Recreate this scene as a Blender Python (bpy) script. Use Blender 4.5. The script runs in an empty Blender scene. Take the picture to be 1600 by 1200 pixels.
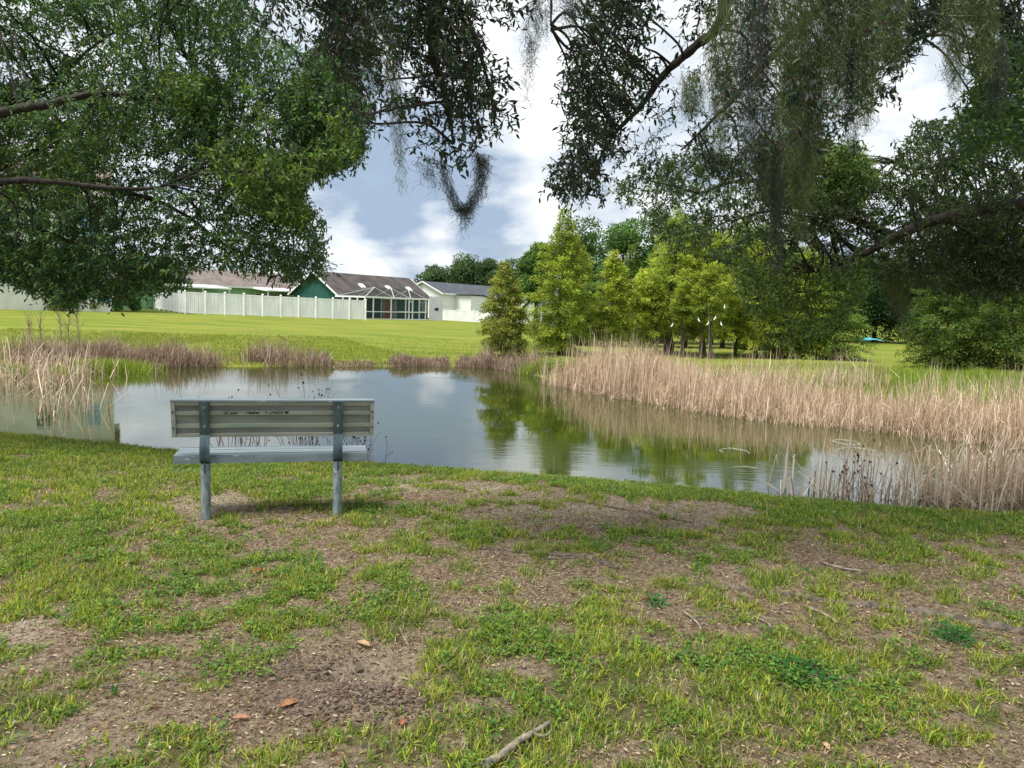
import bpy, math, random
import numpy as np
from mathutils import Vector, Matrix
R = math.radians
random.seed(7)
rng = np.random.default_rng(11)
sc = bpy.context.scene
col = sc.collection

# ---------------------------------------------------------------- camera
FPX, PITCH, ROLL, EYE = 1180.0, R(5.80), R(1.8), 1.6
_F = np.array([0, math.cos(PITCH), -math.sin(PITCH)])
_U0 = np.array([0, math.sin(PITCH), math.cos(PITCH)])
_R0 = np.array([1.0, 0, 0])
_R = _R0*math.cos(ROLL) + _U0*math.sin(ROLL)
_U = _U0*math.cos(ROLL) - _R0*math.sin(ROLL)
EYEP = np.array([0, 0, EYE])
cam_d = bpy.data.cameras.new('camera')
cam = bpy.data.objects.new('camera', cam_d); col.objects.link(cam)
cam_d.sensor_width = 36; cam_d.lens = 36*FPX/1600
cam_d.clip_start = 0.05; cam_d.clip_end = 3000
cam.matrix_world = Matrix(((_R[0], _U[0], -_F[0], 0), (_R[1], _U[1], -_F[1], 0), (_R[2], _U[2], -_F[2], EYE), (0, 0, 0, 1)))
sc.camera = cam

def ray(px, py):
    return _F + (px-800)/FPX*_R + (600-py)/FPX*_U
def P(px, py, D):
    r = ray(px, py); return EYEP + r*(D/r[1])
def G(px, py, z=0.0):
    r = ray(px, py); return EYEP + r*((z-EYE)/r[2])
def proj(x, y, z):
    d = np.stack([x, y, z-EYE], -1)
    w = np.maximum(d@_F, 1e-3)
    return 800+FPX*(d@_R)/w, 600-FPX*(d@_U)/w

# ---------------------------------------------------------------- world and sun
SUN_EL, SUN_AZ = R(65), R(-128)      # azimuth from +Y, clockwise: light comes from behind left
sc.view_settings.view_transform = 'Standard'; sc.view_settings.look = 'None'
sc.view_settings.exposure = 0.74; sc.view_settings.gamma = 1
W = bpy.data.worlds.new('World'); sc.world = W; W.use_nodes = True
nt = W.node_tree; nt.nodes.clear()
def N(nt, t, **kw):
    n = nt.nodes.new(t)
    for k, v in kw.items():
        if k.startswith('i_'):
            n.inputs[k[2:].replace('_', ' ')].default_value = v
        else: setattr(n, k, v)
    return n
def math_node(nt, op, a, b=None, clamp=False):
    n = nt.nodes.new('ShaderNodeMath'); n.operation = op; n.use_clamp = clamp
    for i, v in enumerate((a, b)):
        if v is None: continue
        if isinstance(v, (int, float)): n.inputs[i].default_value = v
        else: nt.links.new(v, n.inputs[i])
    return n.outputs[0]
def mixc(nt, fac, a, b):
    n = nt.nodes.new('ShaderNodeMix'); n.data_type = 'RGBA'
    for i, v in ((0, fac), (6, a), (7, b)):
        if isinstance(v, (int, float)): n.inputs[i].default_value = v
        elif isinstance(v, tuple): n.inputs[i].default_value = (*v, 1)[:4]
        else: nt.links.new(v, n.inputs[i])
    return n.outputs[2]
def ramp(nt, fac, lo, hi):
    n = nt.nodes.new('ShaderNodeMapRange'); n.interpolation_type = 'SMOOTHSTEP'
    nt.links.new(fac, n.inputs[0]); n.inputs[1].default_value = lo; n.inputs[2].default_value = hi
    return n.outputs[0]
sky = N(nt, 'ShaderNodeTexSky', sky_type='NISHITA', sun_disc=False, sun_elevation=SUN_EL, sun_rotation=SUN_AZ, altitude=20, air_density=1.2, dust_density=1.5)
tc = N(nt, 'ShaderNodeTexCoord')
sep = N(nt, 'ShaderNodeSeparateXYZ'); nt.links.new(tc.outputs['Generated'], sep.inputs[0])
den = math_node(nt, 'ADD', math_node(nt, 'MAXIMUM', sep.outputs[2], 0.0), 0.22)
cmb = N(nt, 'ShaderNodeCombineXYZ')
nt.links.new(math_node(nt, 'DIVIDE', sep.outputs[0], den), cmb.inputs[0])
nt.links.new(math_node(nt, 'DIVIDE', sep.outputs[1], den), cmb.inputs[1])
n1 = N(nt, 'ShaderNodeTexNoise', i_Scale=3.4, i_Detail=9.0, i_Roughness=0.53, i_Distortion=0.1)
n2 = N(nt, 'ShaderNodeTexNoise', i_Scale=0.9, i_Detail=5.0, i_Roughness=0.5)
mp = N(nt, 'ShaderNodeMapping'); mp.inputs['Location'].default_value = (3.1, 7.7, 0.4)
nt.links.new(cmb.outputs[0], mp.inputs[0]); nt.links.new(mp.outputs[0], n1.inputs['Vector'])
mp2 = N(nt, 'ShaderNodeMapping'); mp2.inputs['Location'].default_value = (11.3, 2.2, 5.4)
nt.links.new(cmb.outputs[0], mp2.inputs[0]); nt.links.new(mp2.outputs[0], n2.inputs['Vector'])
def blob(d, r):          # soft round patch of sky around a direction
    d = Vector(d).normalized()
    dp = N(nt, 'ShaderNodeVectorMath', operation='DOT_PRODUCT'); nt.links.new(tc.outputs['Generated'], dp.inputs[0]); dp.inputs[1].default_value = d
    return ramp(nt, dp.outputs['Value'], math.cos(R(r)), math.cos(R(r*0.15)))
n3 = N(nt, 'ShaderNodeTexNoise', i_Scale=9.5, i_Detail=9.0, i_Roughness=0.6, i_Distortion=0.2)
mp3 = N(nt, 'ShaderNodeMapping'); mp3.inputs['Scale'].default_value = (1, 1, 1.9); nt.links.new(tc.outputs['Generated'], mp3.inputs[0]); nt.links.new(mp3.outputs[0], n3.inputs['Vector'])
lum = math_node(nt, 'ADD', math_node(nt, 'MULTIPLY', n1.outputs[0], 0.55), math_node(nt, 'MULTIPLY', math_node(nt, 'SUBTRACT', n2.outputs[0], 0.5), 0.3))
lum = math_node(nt, 'ADD', lum, math_node(nt, 'MULTIPLY', n3.outputs[0], 0.62)); lum = math_node(nt, 'SUBTRACT', lum, 0.10)
for bx, by, br, am in ((540, 280, 6, -.12), (620, 245, 7, -.15), (700, 262, 6.5, -.14), (760, 300, 5, -.12), (650, 300, 5, -.08), (600, 352, 2.6, -.12), (785, 362, 3.5, -.12), (745, 392, 2.5, -.10), (640, 420, 2.5, -.05),
                       (570, 335, 2.2, .06), (625, 345, 1.8, .11), (685, 340, 2.0, .15), (735, 345, 1.6, .05), (560, 385, 3, .05), (690, 385, 2.5, .07), (610, 375, 1.8, -.07), (655, 362, 1.4, -.07), (720, 372, 1.6, -.08), (820, 330, 4, .08), (860, 180, 6, .06), (850, 60, 12, .08), (1450, 140, 8, .05)):
    lum = math_node(nt, 'ADD', lum, math_node(nt, 'MULTIPLY', blob(ray(bx, by), br), am))
body = ramp(nt, lum, 0.25, 0.52)
ccol = mixc(nt, body, (2.5, 3.2, 4.25), (5.2, 5.6, 6.0))
ccol = mixc(nt, ramp(nt, lum, .48, .62), ccol, (6.8, 7.0, 7.1))
cover = ramp(nt, math_node(nt, 'ADD', n2.outputs[0], math_node(nt, 'MULTIPLY', n1.outputs[0], 0.4)), 0.50, 0.64)
cover = math_node(nt, 'MAXIMUM', cover, 0.85)
skyc = mixc(nt, cover, sky.outputs[0], ccol)
bg = N(nt, 'ShaderNodeBackground', i_Strength=0.1); nt.links.new(skyc, bg.inputs[0])
wo = N(nt, 'ShaderNodeOutputWorld'); nt.links.new(bg.outputs[0], wo.inputs[0])

sl = bpy.data.lights.new('sun', 'SUN'); sl.energy = 3.6; sl.angle = R(24); sl.color = (1.0, 0.94, 0.84)
so = bpy.data.objects.new('sun', sl); col.objects.link(so)
sd = Vector((math.sin(SUN_AZ)*math.cos(SUN_EL), math.cos(SUN_AZ)*math.cos(SUN_EL), math.sin(SUN_EL)))
so.rotation_euler = sd.to_track_quat('Z', 'Y').to_euler()
sc.cycles.max_bounces = 6; sc.cycles.transparent_max_bounces = 8
sc.cycles.diffuse_bounces = 3; sc.cycles.glossy_bounces = 3; sc.cycles.transmission_bounces = 3
sc.cycles.sample_clamp_indirect = 6

# ---------------------------------------------------------------- helpers
def tag(o, label=None, cat=None, group=None, kind=None):
    if label: o['label'] = label
    if cat: o['category'] = cat
    if group: o['group'] = group
    if kind: o['kind'] = kind
    return o
def empty(name, loc=(0, 0, 0), rz=0):
    o = bpy.data.objects.new(name, None); col.objects.link(o)
    o.location = Vector(loc); o.rotation_euler = (0, 0, rz); o.empty_display_size = 0.2
    return o
def link(name, me, parent=None, keep=True):
    o = bpy.data.objects.new(name, me); col.objects.link(o)
    if parent is not None:
        o.parent = parent
        if keep:
            M = Matrix.LocRotScale(parent.location, parent.rotation_euler, parent.scale)
            o.matrix_parent_inverse = M.inverted()
    return o
def flist(F):
    if isinstance(F, np.ndarray): return [F]
    if len(F) and isinstance(F[0], np.ndarray) and F[0].ndim == 2: return F
    g = {}
    for f in F: g.setdefault(len(f), []).append([int(i) for i in f])
    return [np.array(v) for v in g.values()]
def build(name, V, F, mat, parent=None, C=None, smooth=False, keep=True):
    """V (n,3), F (m,k) of one k or list of arrays"""
    V = np.asarray(V, np.float32).reshape(-1, 3)
    Fs = [np.asarray(f, np.int32) for f in flist(F) if len(f)]
    me = bpy.data.meshes.new(name)
    me.vertices.add(len(V)); me.vertices.foreach_set('co', V.ravel())
    idx = np.concatenate([f.ravel() for f in Fs])
    tot = np.concatenate([np.full(len(f), f.shape[1], np.int32) for f in Fs])
    st = np.concatenate([[0], np.cumsum(tot)[:-1]]).astype(np.int32)
    me.loops.add(len(idx)); me.loops.foreach_set('vertex_index', idx)
    me.polygons.add(len(tot)); me.polygons.foreach_set('loop_start', st); me.polygons.foreach_set('loop_total', tot)
    me.polygons.foreach_set('use_smooth', np.full(len(tot), bool(smooth)))
    me.update(calc_edges=True)
    if C is not None:
        C = np.asarray(C, np.float32)
        a = me.color_attributes.new('Col', 'FLOAT_COLOR', 'POINT')
        c4 = np.ones((len(V), 4), np.float32); c4[:, :3] = C
        a.data.foreach_set('color', c4.ravel())
    me.materials.append(mat)
    return link(name, me, parent, keep)
class MB:
    """collects pieces into one mesh"""
    def __init__(s): s.V = []; s.F = {}; s.C = []; s.n = 0
    def add(s, V, F, C=None):
        V = np.asarray(V, float).reshape(-1, 3); Fs = flist(F)
        for f in Fs:
            f = np.asarray(f, int)
            if len(f): s.F.setdefault(f.shape[1], []).append(f+s.n)
        s.V.append(V); s.n += len(V)
        if C is not None:
            C = np.asarray(C, float); s.C.append(np.broadcast_to(C, (len(V), 3)) if C.ndim == 1 else C)
    def box(s, c, d, rz=0.0, M=None, C=None):
        c = np.array(c, float); d = np.array(d, float)/2
        v = np.array([[x, y, z] for x in (-1, 1) for y in (-1, 1) for z in (-1, 1)])*d
        ca, sa = math.cos(rz), math.sin(rz)
        if M is not None: v = v@np.array(M).T
        v = np.stack([v[:, 0]*ca-v[:, 1]*sa, v[:, 0]*sa+v[:, 1]*ca, v[:, 2]], -1)+c
        s.add(v, [[0, 1, 3, 2], [4, 6, 7, 5], [0, 4, 5, 1], [2, 3, 7, 6], [0, 2, 6, 4], [1, 5, 7, 3]], C)
    def bar(s, a, b, w, t=None, up=(0, 0, 1), C=None):
        a = np.array(a, float); b = np.array(b, float); t = t or w
        d = b-a; L = np.linalg.norm(d); d /= L
        u = np.array(up, float); x = np.cross(d, u)
        if np.linalg.norm(x) < 1e-3: x = np.cross(d, (1, 0, 0))
        x /= np.linalg.norm(x); y = np.cross(x, d)
        v = [p+x*i*w/2+y*j*t/2 for p in (a, b) for i, j in ((-1, -1), (1, -1), (1, 1), (-1, 1))]
        s.add(v, [[0, 1, 2, 3], [7, 6, 5, 4], [0, 4, 5, 1], [1, 5, 6, 2], [2, 6, 7, 3], [3, 7, 4, 0]], C)
    def tube(s, pts, rad, k=8, C=None, cap=True):
        V, F = tube(pts, rad, k); s.add(V, F, C)
        if cap:
            n = len(V)//k
            s.add(V[:k], [list(range(k))[::-1]], C); s.add(V[-k:], [list(range(k))], C)
    def poly(s, pts, C=None): s.add(pts, [list(range(len(pts)))], C)
    def build(s, name, mat, parent=None, smooth=False, keep=True):
        C = np.concatenate(s.C) if s.C else None
        return build(name, np.concatenate(s.V), [np.concatenate(f) for f in s.F.values()], mat, parent, C, smooth, keep)
def tube(pts, rad, k=8):
    pts = np.asarray(pts, float); n = len(pts); rad = np.broadcast_to(rad, (n,)).astype(float)
    T = np.gradient(pts, axis=0); T /= np.linalg.norm(T, axis=1)[:, None]+1e-9
    ref = np.array([0, 0, 1.0]) if abs(T[0][2]) < 0.9 else np.array([1.0, 0, 0])
    V = []
    x = np.cross(T[0], ref); x /= np.linalg.norm(x)
    for i in range(n):
        x = x-T[i]*np.dot(x, T[i]); x /= np.linalg.norm(x)+1e-9; y = np.cross(T[i], x)
        a = np.arange(k)/k*2*math.pi
        V.append(pts[i]+rad[i]*(np.cos(a)[:, None]*x+np.sin(a)[:, None]*y))
    V = np.concatenate(V)
    F = [[i*k+j, i*k+(j+1) % k, (i+1)*k+(j+1) % k, (i+1)*k+j] for i in range(n-1) for j in range(k)]
    return V, np.array(F)
def spline(pts, n=12):
    pts = np.asarray(pts, float); m = len(pts)
    q = np.concatenate([[2*pts[0]-pts[1]], pts, [2*pts[-1]-pts[-2]]])
    out = []
    for i in range(m-1):
        p0, p1, p2, p3 = q[i:i+4]
        for t in np.linspace(0, 1, n, endpoint=False):
            out.append(0.5*((2*p1)+(-p0+p2)*t+(2*p0-5*p1+4*p2-p3)*t*t+(-p0+3*p1-3*p2+p3)*t**3))
    out.append(pts[-1]); return np.array(out)
def unit(v): return v/(np.linalg.norm(v, axis=-1, keepdims=True)+1e-9)
def rdir(n): return unit(rng.normal(size=(n, 3)))
def _h(i, seed):
    x = (i[..., 0]*374761393+i[..., 1]*668265263+i[..., 2]*2147483647//7+seed*1274126177) & 0xffffffff
    x = ((x ^ (x >> 13))*1103515245) & 0xffffffff
    x = ((x ^ (x >> 15))*2654435761) & 0xffffffff
    return ((x ^ (x >> 16)) & 0xffff)/65535.0
def vn(p, seed=0):
    p = np.asarray(p, float)
    if p.shape[-1] == 2: p = np.concatenate([p, np.zeros(p.shape[:-1]+(1,))], -1)
    i = np.floor(p).astype(np.int64); f = p-i; u = f*f*(3-2*f); r = 0
    for a in (0, 1):
        for b in (0, 1):
            for c in (0, 1):
                w = (u[..., 0] if a else 1-u[..., 0])*(u[..., 1] if b else 1-u[..., 1])*(u[..., 2] if c else 1-u[..., 2])
                r = r+w*_h(i+np.array([a, b, c]), seed)
    return r
def fbm(p, seed=0, o=4):
    s = 0; a = 0.5; t = 0; p = np.asarray(p, float)
    for k in range(o): s = s+a*vn(p, seed+k*17); t += a; a *= 0.5; p = p*2.03+7.1
    return s/t
def sstep(x, a, b):
    t = np.clip((x-a)/(b-a), 0, 1); return t*t*(3-2*t)
def inpoly(px, py, poly):
    poly = np.asarray(poly, float); ins = np.zeros(len(px), bool); j = len(poly)-1
    for i in range(len(poly)):
        xi, yi = poly[i]; xj, yj = poly[j]
        c = ((yi > py) != (yj > py)) & (px < (xj-xi)*(py-yi)/(yj-yi+1e-12)+xi)
        ins ^= c; j = i
    return ins

# ---- many small things at once
def leaves(Pn, T, Nn, L, Wd, C, fold=0.25, mb=None):
    """folded six-vertex leaves -> V,F,C"""
    n = len(Pn); T = unit(T); S = unit(np.cross(T, Nn)); Nn = np.cross(S, T)
    L = np.broadcast_to(L, (n,))[:, None]; Wd = np.broadcast_to(Wd, (n,))[:, None]/2
    V = np.empty((n, 6, 3))
    V[:, 0] = Pn; V[:, 1] = Pn+T*L*.35+S*Wd+Nn*Wd*fold; V[:, 2] = Pn+T*L*.75+S*Wd*.75+Nn*Wd*fold*.6
    V[:, 3] = Pn+T*L-Nn*L*.06; V[:, 4] = Pn+T*L*.75-S*Wd*.75+Nn*Wd*fold*.6; V[:, 5] = Pn+T*L*.35-S*Wd+Nn*Wd*fold
    b = (np.arange(n)*6)[:, None]
    F = np.concatenate([b+np.array([0, 1, 2, 3]), b+np.array([0, 3, 4, 5])])
    return V.reshape(-1, 3), F, np.repeat(C, 6, 0)
def rhombs(Pn, T, Nn, L, Wd, C):
    n = len(Pn); T = unit(T); S = unit(np.cross(T, Nn))
    L = np.broadcast_to(L, (n,))[:, None]; Wd = np.broadcast_to(Wd, (n,))[:, None]/2
    V = np.stack([Pn, Pn+T*L*.45+S*Wd, Pn+T*L, Pn+T*L*.45-S*Wd], 1)
    return V.reshape(-1, 3), (np.arange(n)*4)[:, None]+np.arange(4), np.repeat(C, 4, 0)
def ribbons(Ct, Wd, Sd, C):
    """Ct (n,s,3) centre lines, Wd (n,s), Sd (n,3)"""
    n, s = Ct.shape[:2]
    V = np.empty((n, s, 2, 3)); off = Sd[:, None, :]*Wd[..., None]/2
    V[:, :, 0] = Ct-off; V[:, :, 1] = Ct+off
    b = (np.arange(n)*s*2)[:, None, None]+(np.arange(s-1)*2)[None, :, None]
    F = (b+np.array([0, 1, 3, 2])).reshape(-1, 4)
    if C.ndim == 2: C = np.repeat(C[:, None], s, 1)
    return V.reshape(-1, 3), F, np.repeat(C.reshape(-1, 3), 2, 0)
def blades(B, H, az, lean, bend, Wd, C, s=4, kink=None, taper=True, wob=0.0, base_dark=1):
    """curved blades: lean = starting tilt, bend = added tilt along the blade (radians)"""
    n = len(B); H = np.broadcast_to(H, (n,)); t = np.linspace(0, 1, s)
    ang = lean[:, None]+bend[:, None]*t[None]**1.3
    if kink is not None:
        kt, ka = kink; ang = ang+np.where(t[None] > kt[:, None], ka[:, None], 0)
    if wob: ang = ang+rng.normal(0, wob, ang.shape)
    ds = H[:, None]/(s-1)
    dx = np.sin(ang)*ds; dz = np.cos(ang)*ds
    X = np.concatenate([np.zeros((n, 1)), np.cumsum(dx[:, :-1], 1)], 1); Z = np.concatenate([np.zeros((n, 1)), np.cumsum(dz[:, :-1], 1)], 1)
    Ct = B[:, None, :]+np.stack([X*np.cos(az)[:, None], X*np.sin(az)[:, None], Z], -1)
    Wd = np.broadcast_to(Wd, (n,))
    prof = (1-t**2.2*0.9) if taper else np.ones(s)
    if base_dark < 1: C = C[:, None, :]*(base_dark+(1-base_dark)*np.minimum(t*2.2, 1))[None, :, None]  # blade colour darker toward the base: dirt plus painted shade under the reeds
    sa = az+math.pi/2+rng.normal(0, .5, n)
    Sd = np.stack([np.cos(sa), np.sin(sa), np.zeros(n)], -1)
    return ribbons(Ct, Wd[:, None]*prof[None], Sd, C)
def palette(n, cols, var=0.15, w=None):
    cols = np.array(cols); k = rng.choice(len(cols), n, p=w)
    return np.clip(cols[k]*(1+rng.normal(0, var, (n, 1)))+rng.normal(0, .006, (n, 3)), 0.004, 1)
def merge(parts):
    V = []; F = []; C = []; n = 0
    for v, f, c in parts:
        V.append(v); F.append(f+n); C.append(c); n += len(v)
    return np.concatenate(V), np.concatenate(F), np.concatenate(C)

# ---------------------------------------------------------------- materials
def base_mat(name):
    m = bpy.data.materials.new(name); m.use_nodes = True; nt = m.node_tree
    return m, nt, nt.nodes['Principled BSDF']
def mat(name, c, rough=0.6, var=0.15, scale=8.0, bump=0.0, bscale=40.0, metal=0.0, c2=None, spec=0.4, stretch=None, lo=.35, hi=.65):
    m, nt, b = base_mat(name)
    b.inputs['Roughness'].default_value = rough; b.inputs['Metallic'].default_value = metal
    b.inputs['Specular IOR Level'].default_value = spec
    t = N(nt, 'ShaderNodeTexCoord'); vec = t.outputs['Object']
    if stretch:
        mp = N(nt, 'ShaderNodeMapping'); mp.inputs['Scale'].default_value = stretch
        nt.links.new(vec, mp.inputs[0]); vec = mp.outputs[0]
    n = N(nt, 'ShaderNodeTexNoise', i_Scale=scale, i_Detail=6.0, i_Roughness=0.6); nt.links.new(vec, n.inputs['Vector'])
    c = np.array(c); c2 = np.array(c2) if c2 is not None else c*(1-var*2)
    nt.links.new(mixc(nt, ramp(nt, n.outputs[0], lo, hi), tuple(c2), tuple(np.clip(c*(1+var*.4), 0, 1))), b.inputs['Base Color'])
    if bump:
        n2 = N(nt, 'ShaderNodeTexNoise', i_Scale=bscale, i_Detail=5.0); nt.links.new(vec, n2.inputs['Vector'])
        bp = N(nt, 'ShaderNodeBump', i_Strength=bump, i_Distance=0.02); nt.links.new(n2.outputs[0], bp.inputs['Height'])
        nt.links.new(bp.outputs[0], b.inputs['Normal'])
    return m
def leaf_mat(name, trans=0.35, rough=0.5, spec=0.35, tint=(1.15, 1.25, 0.6)):
    m, nt, b = base_mat(name)
    a = N(nt, 'ShaderNodeVertexColor'); a.layer_name = 'Col'
    b.inputs['Roughness'].default_value = rough; b.inputs['Specular IOR Level'].default_value = spec
    nt.links.new(a.outputs[0], b.inputs['Base Color'])
    if trans > 0:
        tr = N(nt, 'ShaderNodeBsdfTranslucent'); mul = N(nt, 'ShaderNodeMix', data_type='RGBA', blend_type='MULTIPLY')
        mul.inputs[0].default_value = 1; nt.links.new(a.outputs[0], mul.inputs[6]); mul.inputs[7].default_value = (*[t*1.5 for t in tint], 1)
        nt.links.new(mul.outputs[2], tr.inputs[0])
        mx = N(nt, 'ShaderNodeMixShader'); mx.inputs[0].default_value = trans
        nt.links.new(b.outputs[0], mx.inputs[1]); nt.links.new(tr.outputs[0], mx.inputs[2])
        nt.links.new(mx.outputs[0], nt.nodes['Material Output'].inputs[0])
    return m
M_oakleaf = leaf_mat('oak leaf', 0.30, 0.5, 0.3)
M_leaf = leaf_mat('soft leaf', 0.35, 0.6, 0.2)
M_grass = leaf_mat('grass blade', 0.32, 0.55, 0.3)
M_dry = leaf_mat('dry stem', 0.12, 0.8, 0.15, (1.1, 1.0, 0.9))
M_moss = leaf_mat('moss strand', 0.25, 0.9, 0.1, (1.0, 1.05, 0.8))
M_bark = mat('oak bark', (0.045, 0.038, 0.032), 0.95, scale=14, bump=0.9, bscale=35, c2=(0.018, 0.016, 0.014), stretch=(1, 1, .5))
M_root = mat('root bark', (0.16, 0.135, 0.11), 0.95, scale=20, bump=0.8, bscale=60, c2=(0.07, 0.06, 0.045))
M_cybark = mat('cypress bark', (0.10, 0.08, 0.065), 0.95, scale=6, bump=0.6, bscale=14, c2=(0.035, 0.03, 0.025), stretch=(1, 1, .25))
M_stick = mat('weathered wood', (0.33, 0.29, 0.24), 0.9, scale=18, bump=0.6, bscale=60, c2=(0.13, 0.11, 0.09))

# ---------------------------------------------------------------- terrain
WZ = -0.6
edge_px = [(-900, 640), (-300, 662), (0, 677), (100, 688), (270, 706), (430, 716), (600, 727), (800, 742), (1000, 757), (1200, 777), (1400, 796), (1600, 806), (1900, 822), (2600, 850)]
edge_w = np.array([G(a, b, -0.10) for a, b in edge_px])[:, :2]
edge_w = np.concatenate([[[-60, edge_w[0, 1]+6]], edge_w, [[60, edge_w[-1, 1]-3]]])
far_px = [(-700, 560), (-200, 566), (0, 570), (150, 574), (300, 573), (520, 573), (700, 572), (780, 576), (850, 590), (900, 604), (1000, 622), (1100, 641), (1200, 656), (1400, 674), (1600, 699), (2000, 738)]
far_w = np.array([G(a, b, WZ) for a, b in far_px])[:, :2]
far_w = np.concatenate([[[-80, far_w[0, 1]+8]], far_w, [[70, far_w[-1, 1]+2]]])
def sdist(x, y, line):
    """signed distance to an open line running left to right; positive = beyond it (larger y)"""
    p = np.stack([x, y], -1).reshape(-1, 2); best = np.full(len(p), 1e9); sg = np.ones(len(p))
    for a, b in zip(line[:-1], line[1:]):
        d = b-a; t = np.clip(((p-a)@d)/(d@d), 0, 1); q = p-(a+t[:, None]*d); dist = np.hypot(q[:, 0], q[:, 1])
        s = np.sign(d[0]*(p[:, 1]-a[1])-d[1]*(p[:, 0]-a[0])); m = dist < best
        best[m] = dist[m]; sg[m] = s[m]
    return (best*sg).reshape(np.shape(x))
HOLE = G(575, 1048, 0)
def height(x, y):
    x = np.asarray(x, float); y = np.asarray(y, float)
    s = -sdist(x, y, edge_w)
    near = np.where(s > 0, -0.10*np.exp(-s/0.9), -0.10+0.40*s)
    near = np.maximum(near, -1.4)
    near = near+np.where(s > 0, 1, 0)*(0.035*(fbm(np.stack([x*.9, y*.9], -1), 3, 3)-.5)+0.018*(fbm(np.stack([x*6, y*6], -1), 5, 3)-.5))
    dx = x-HOLE[0]; dy = y-HOLE[1]
    near = near-0.16*np.exp(-((dx-.02)**2/0.036+(dy-.03)**2/0.026))+0.085*np.exp(-((dx-.03)**2/0.07+(dy+.27)**2/0.012))+0.05*np.exp(-((dx-.29)**2/0.006+(dy)**2/0.03))+0.02*np.exp(-((dx+.45)**2/0.09+(dy+.02)**2/0.02))
    t = sdist(x, y, far_w)
    top = np.interp(x, [-70, -45, -28, -14, -5, 10, 40], [.5, .35, .2, -.10, -.28, -.42, -.45])
    r = np.clip(t/38, 0, 1.0)
    k = sstep(x, 2, 9)
    rise = 0.16*(1-np.exp(-np.maximum(t, 0)/0.5))*(1-k)+0.06*k*(1-np.exp(-np.maximum(t, 0)/3))
    farz = np.where(t > 0, WZ+rise+(top-WZ-rise)*(r*r*(3-2*r)*.5+r*.5)+0.05*(fbm(np.stack([x*.12, y*.25], -1), 9, 3)-.5)*np.minimum(t/4, 1), WZ+0.45*t)
    farz = np.maximum(farz, -1.4)
    return np.maximum(near, farz)
def gz(x, y): return float(height(np.array([x]), np.array([y]))[0])
def GP(px, py, it=6):
    z = 0.0
    for _ in range(it):
        p = G(px, py, z); z = gz(p[0], p[1])
    return np.array([p[0], p[1], z])
def GD(px, D):      # ground point in pixel column px at distance D
    y = 500
    for _ in range(6):
        p = P(px, y, D); z = gz(p[0], D); y = proj(p[0], D, z)[1]
    return np.array([p[0], D, z])

# near lawn cover map: (px, py, rx, ry, amount)
GB = [(60, 720, 300, 60, .5), (120, 800, 260, 50, .35), (80, 890, 200, 50, .45), (250, 960, 170, 60, .4), (480, 930, 110, 50, .2), (620, 990, 130, 35, .3),
      (60, 985, 90, 35, -.9), (150, 1045, 260, 25, .2), (520, 1055, 150, 40, -1.2), (560, 1100, 110, 25, -.8), (220, 1120, 260, 50, -.45), (40, 1170, 200, 30, -.1),
      (335, 790, 55, 20, -1.1), (350, 828, 130, 26, -.7), (500, 835, 100, 30, -.55), (250, 775, 60, 12, -.2), (130, 770, 90, 9, -.6), (430, 770, 60, 15, .35), (480, 745, 120, 12, .3),
      (640, 750, 40, 10, -.5), (700, 815, 110, 20, .35), (760, 760, 60, 12, -.7), (640, 780, 60, 14, -.5), (900, 805, 190, 35, -.6), (1080, 800, 150, 28, -.55), (950, 880, 120, 20, -.3),
      (1250, 880, 260, 35, -.4), (1150, 925, 120, 40, -.15), (1500, 860, 180, 40, -.1), (1460, 930, 150, 30, -.5), (1250, 985, 170, 30, -.7), (1560, 1060, 130, 60, -.35),
      (1080, 1060, 260, 70, .5), (1250, 1110, 180, 50, .4), (900, 1130, 220, 60, .4), (720, 1060, 70, 60, .35), (800, 960, 170, 40, .15), (540, 880, 160, 30, -.1), (760, 930, 200, 40, -.25), (1000, 880, 200, 40, -.2), (640, 1010, 110, 30, -.15), (380, 900, 110, 30, -.15), (450, 985, 100, 20, .1),
      (430, 1120, 150, 40, -.4), (700, 900, 90, 40, -.3), (850, 845, 80, 16, .2), (1230, 815, 120, 14, .2), (1500, 830, 300, 14, .4), (1100, 775, 200, 9, .2), (1350, 1185, 260, 18, -.5), (1060, 1185, 120, 18, .2),
      (880, 985, 80, 25, -.25), (1180, 1160, 80, 20, -.2), (1480, 1120, 130, 40, .15)]
def cover_at(x, y, z):
    px, py = proj(x, y, z)
    g = np.full(np.shape(x), 0.66)
    for cx, cy, rx, ry, a in GB: g = g+a*(.62 if a < 0 else .75)*np.exp(-((px-cx)**2/(rx*rx)+(py-cy)**2/(ry*ry)))
    p2 = np.stack([x, y], -1)
    g = g+.75*(fbm(p2*1.6, 21, 4)-.5)+2.1*(fbm(p2*6.5, 31, 4)-.5)
    s = -sdist(x, y, edge_w)
    g = g+0.75*np.exp(-(np.maximum(s, 0)/0.55)**2)
    return np.clip(g, 0, 1)

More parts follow.
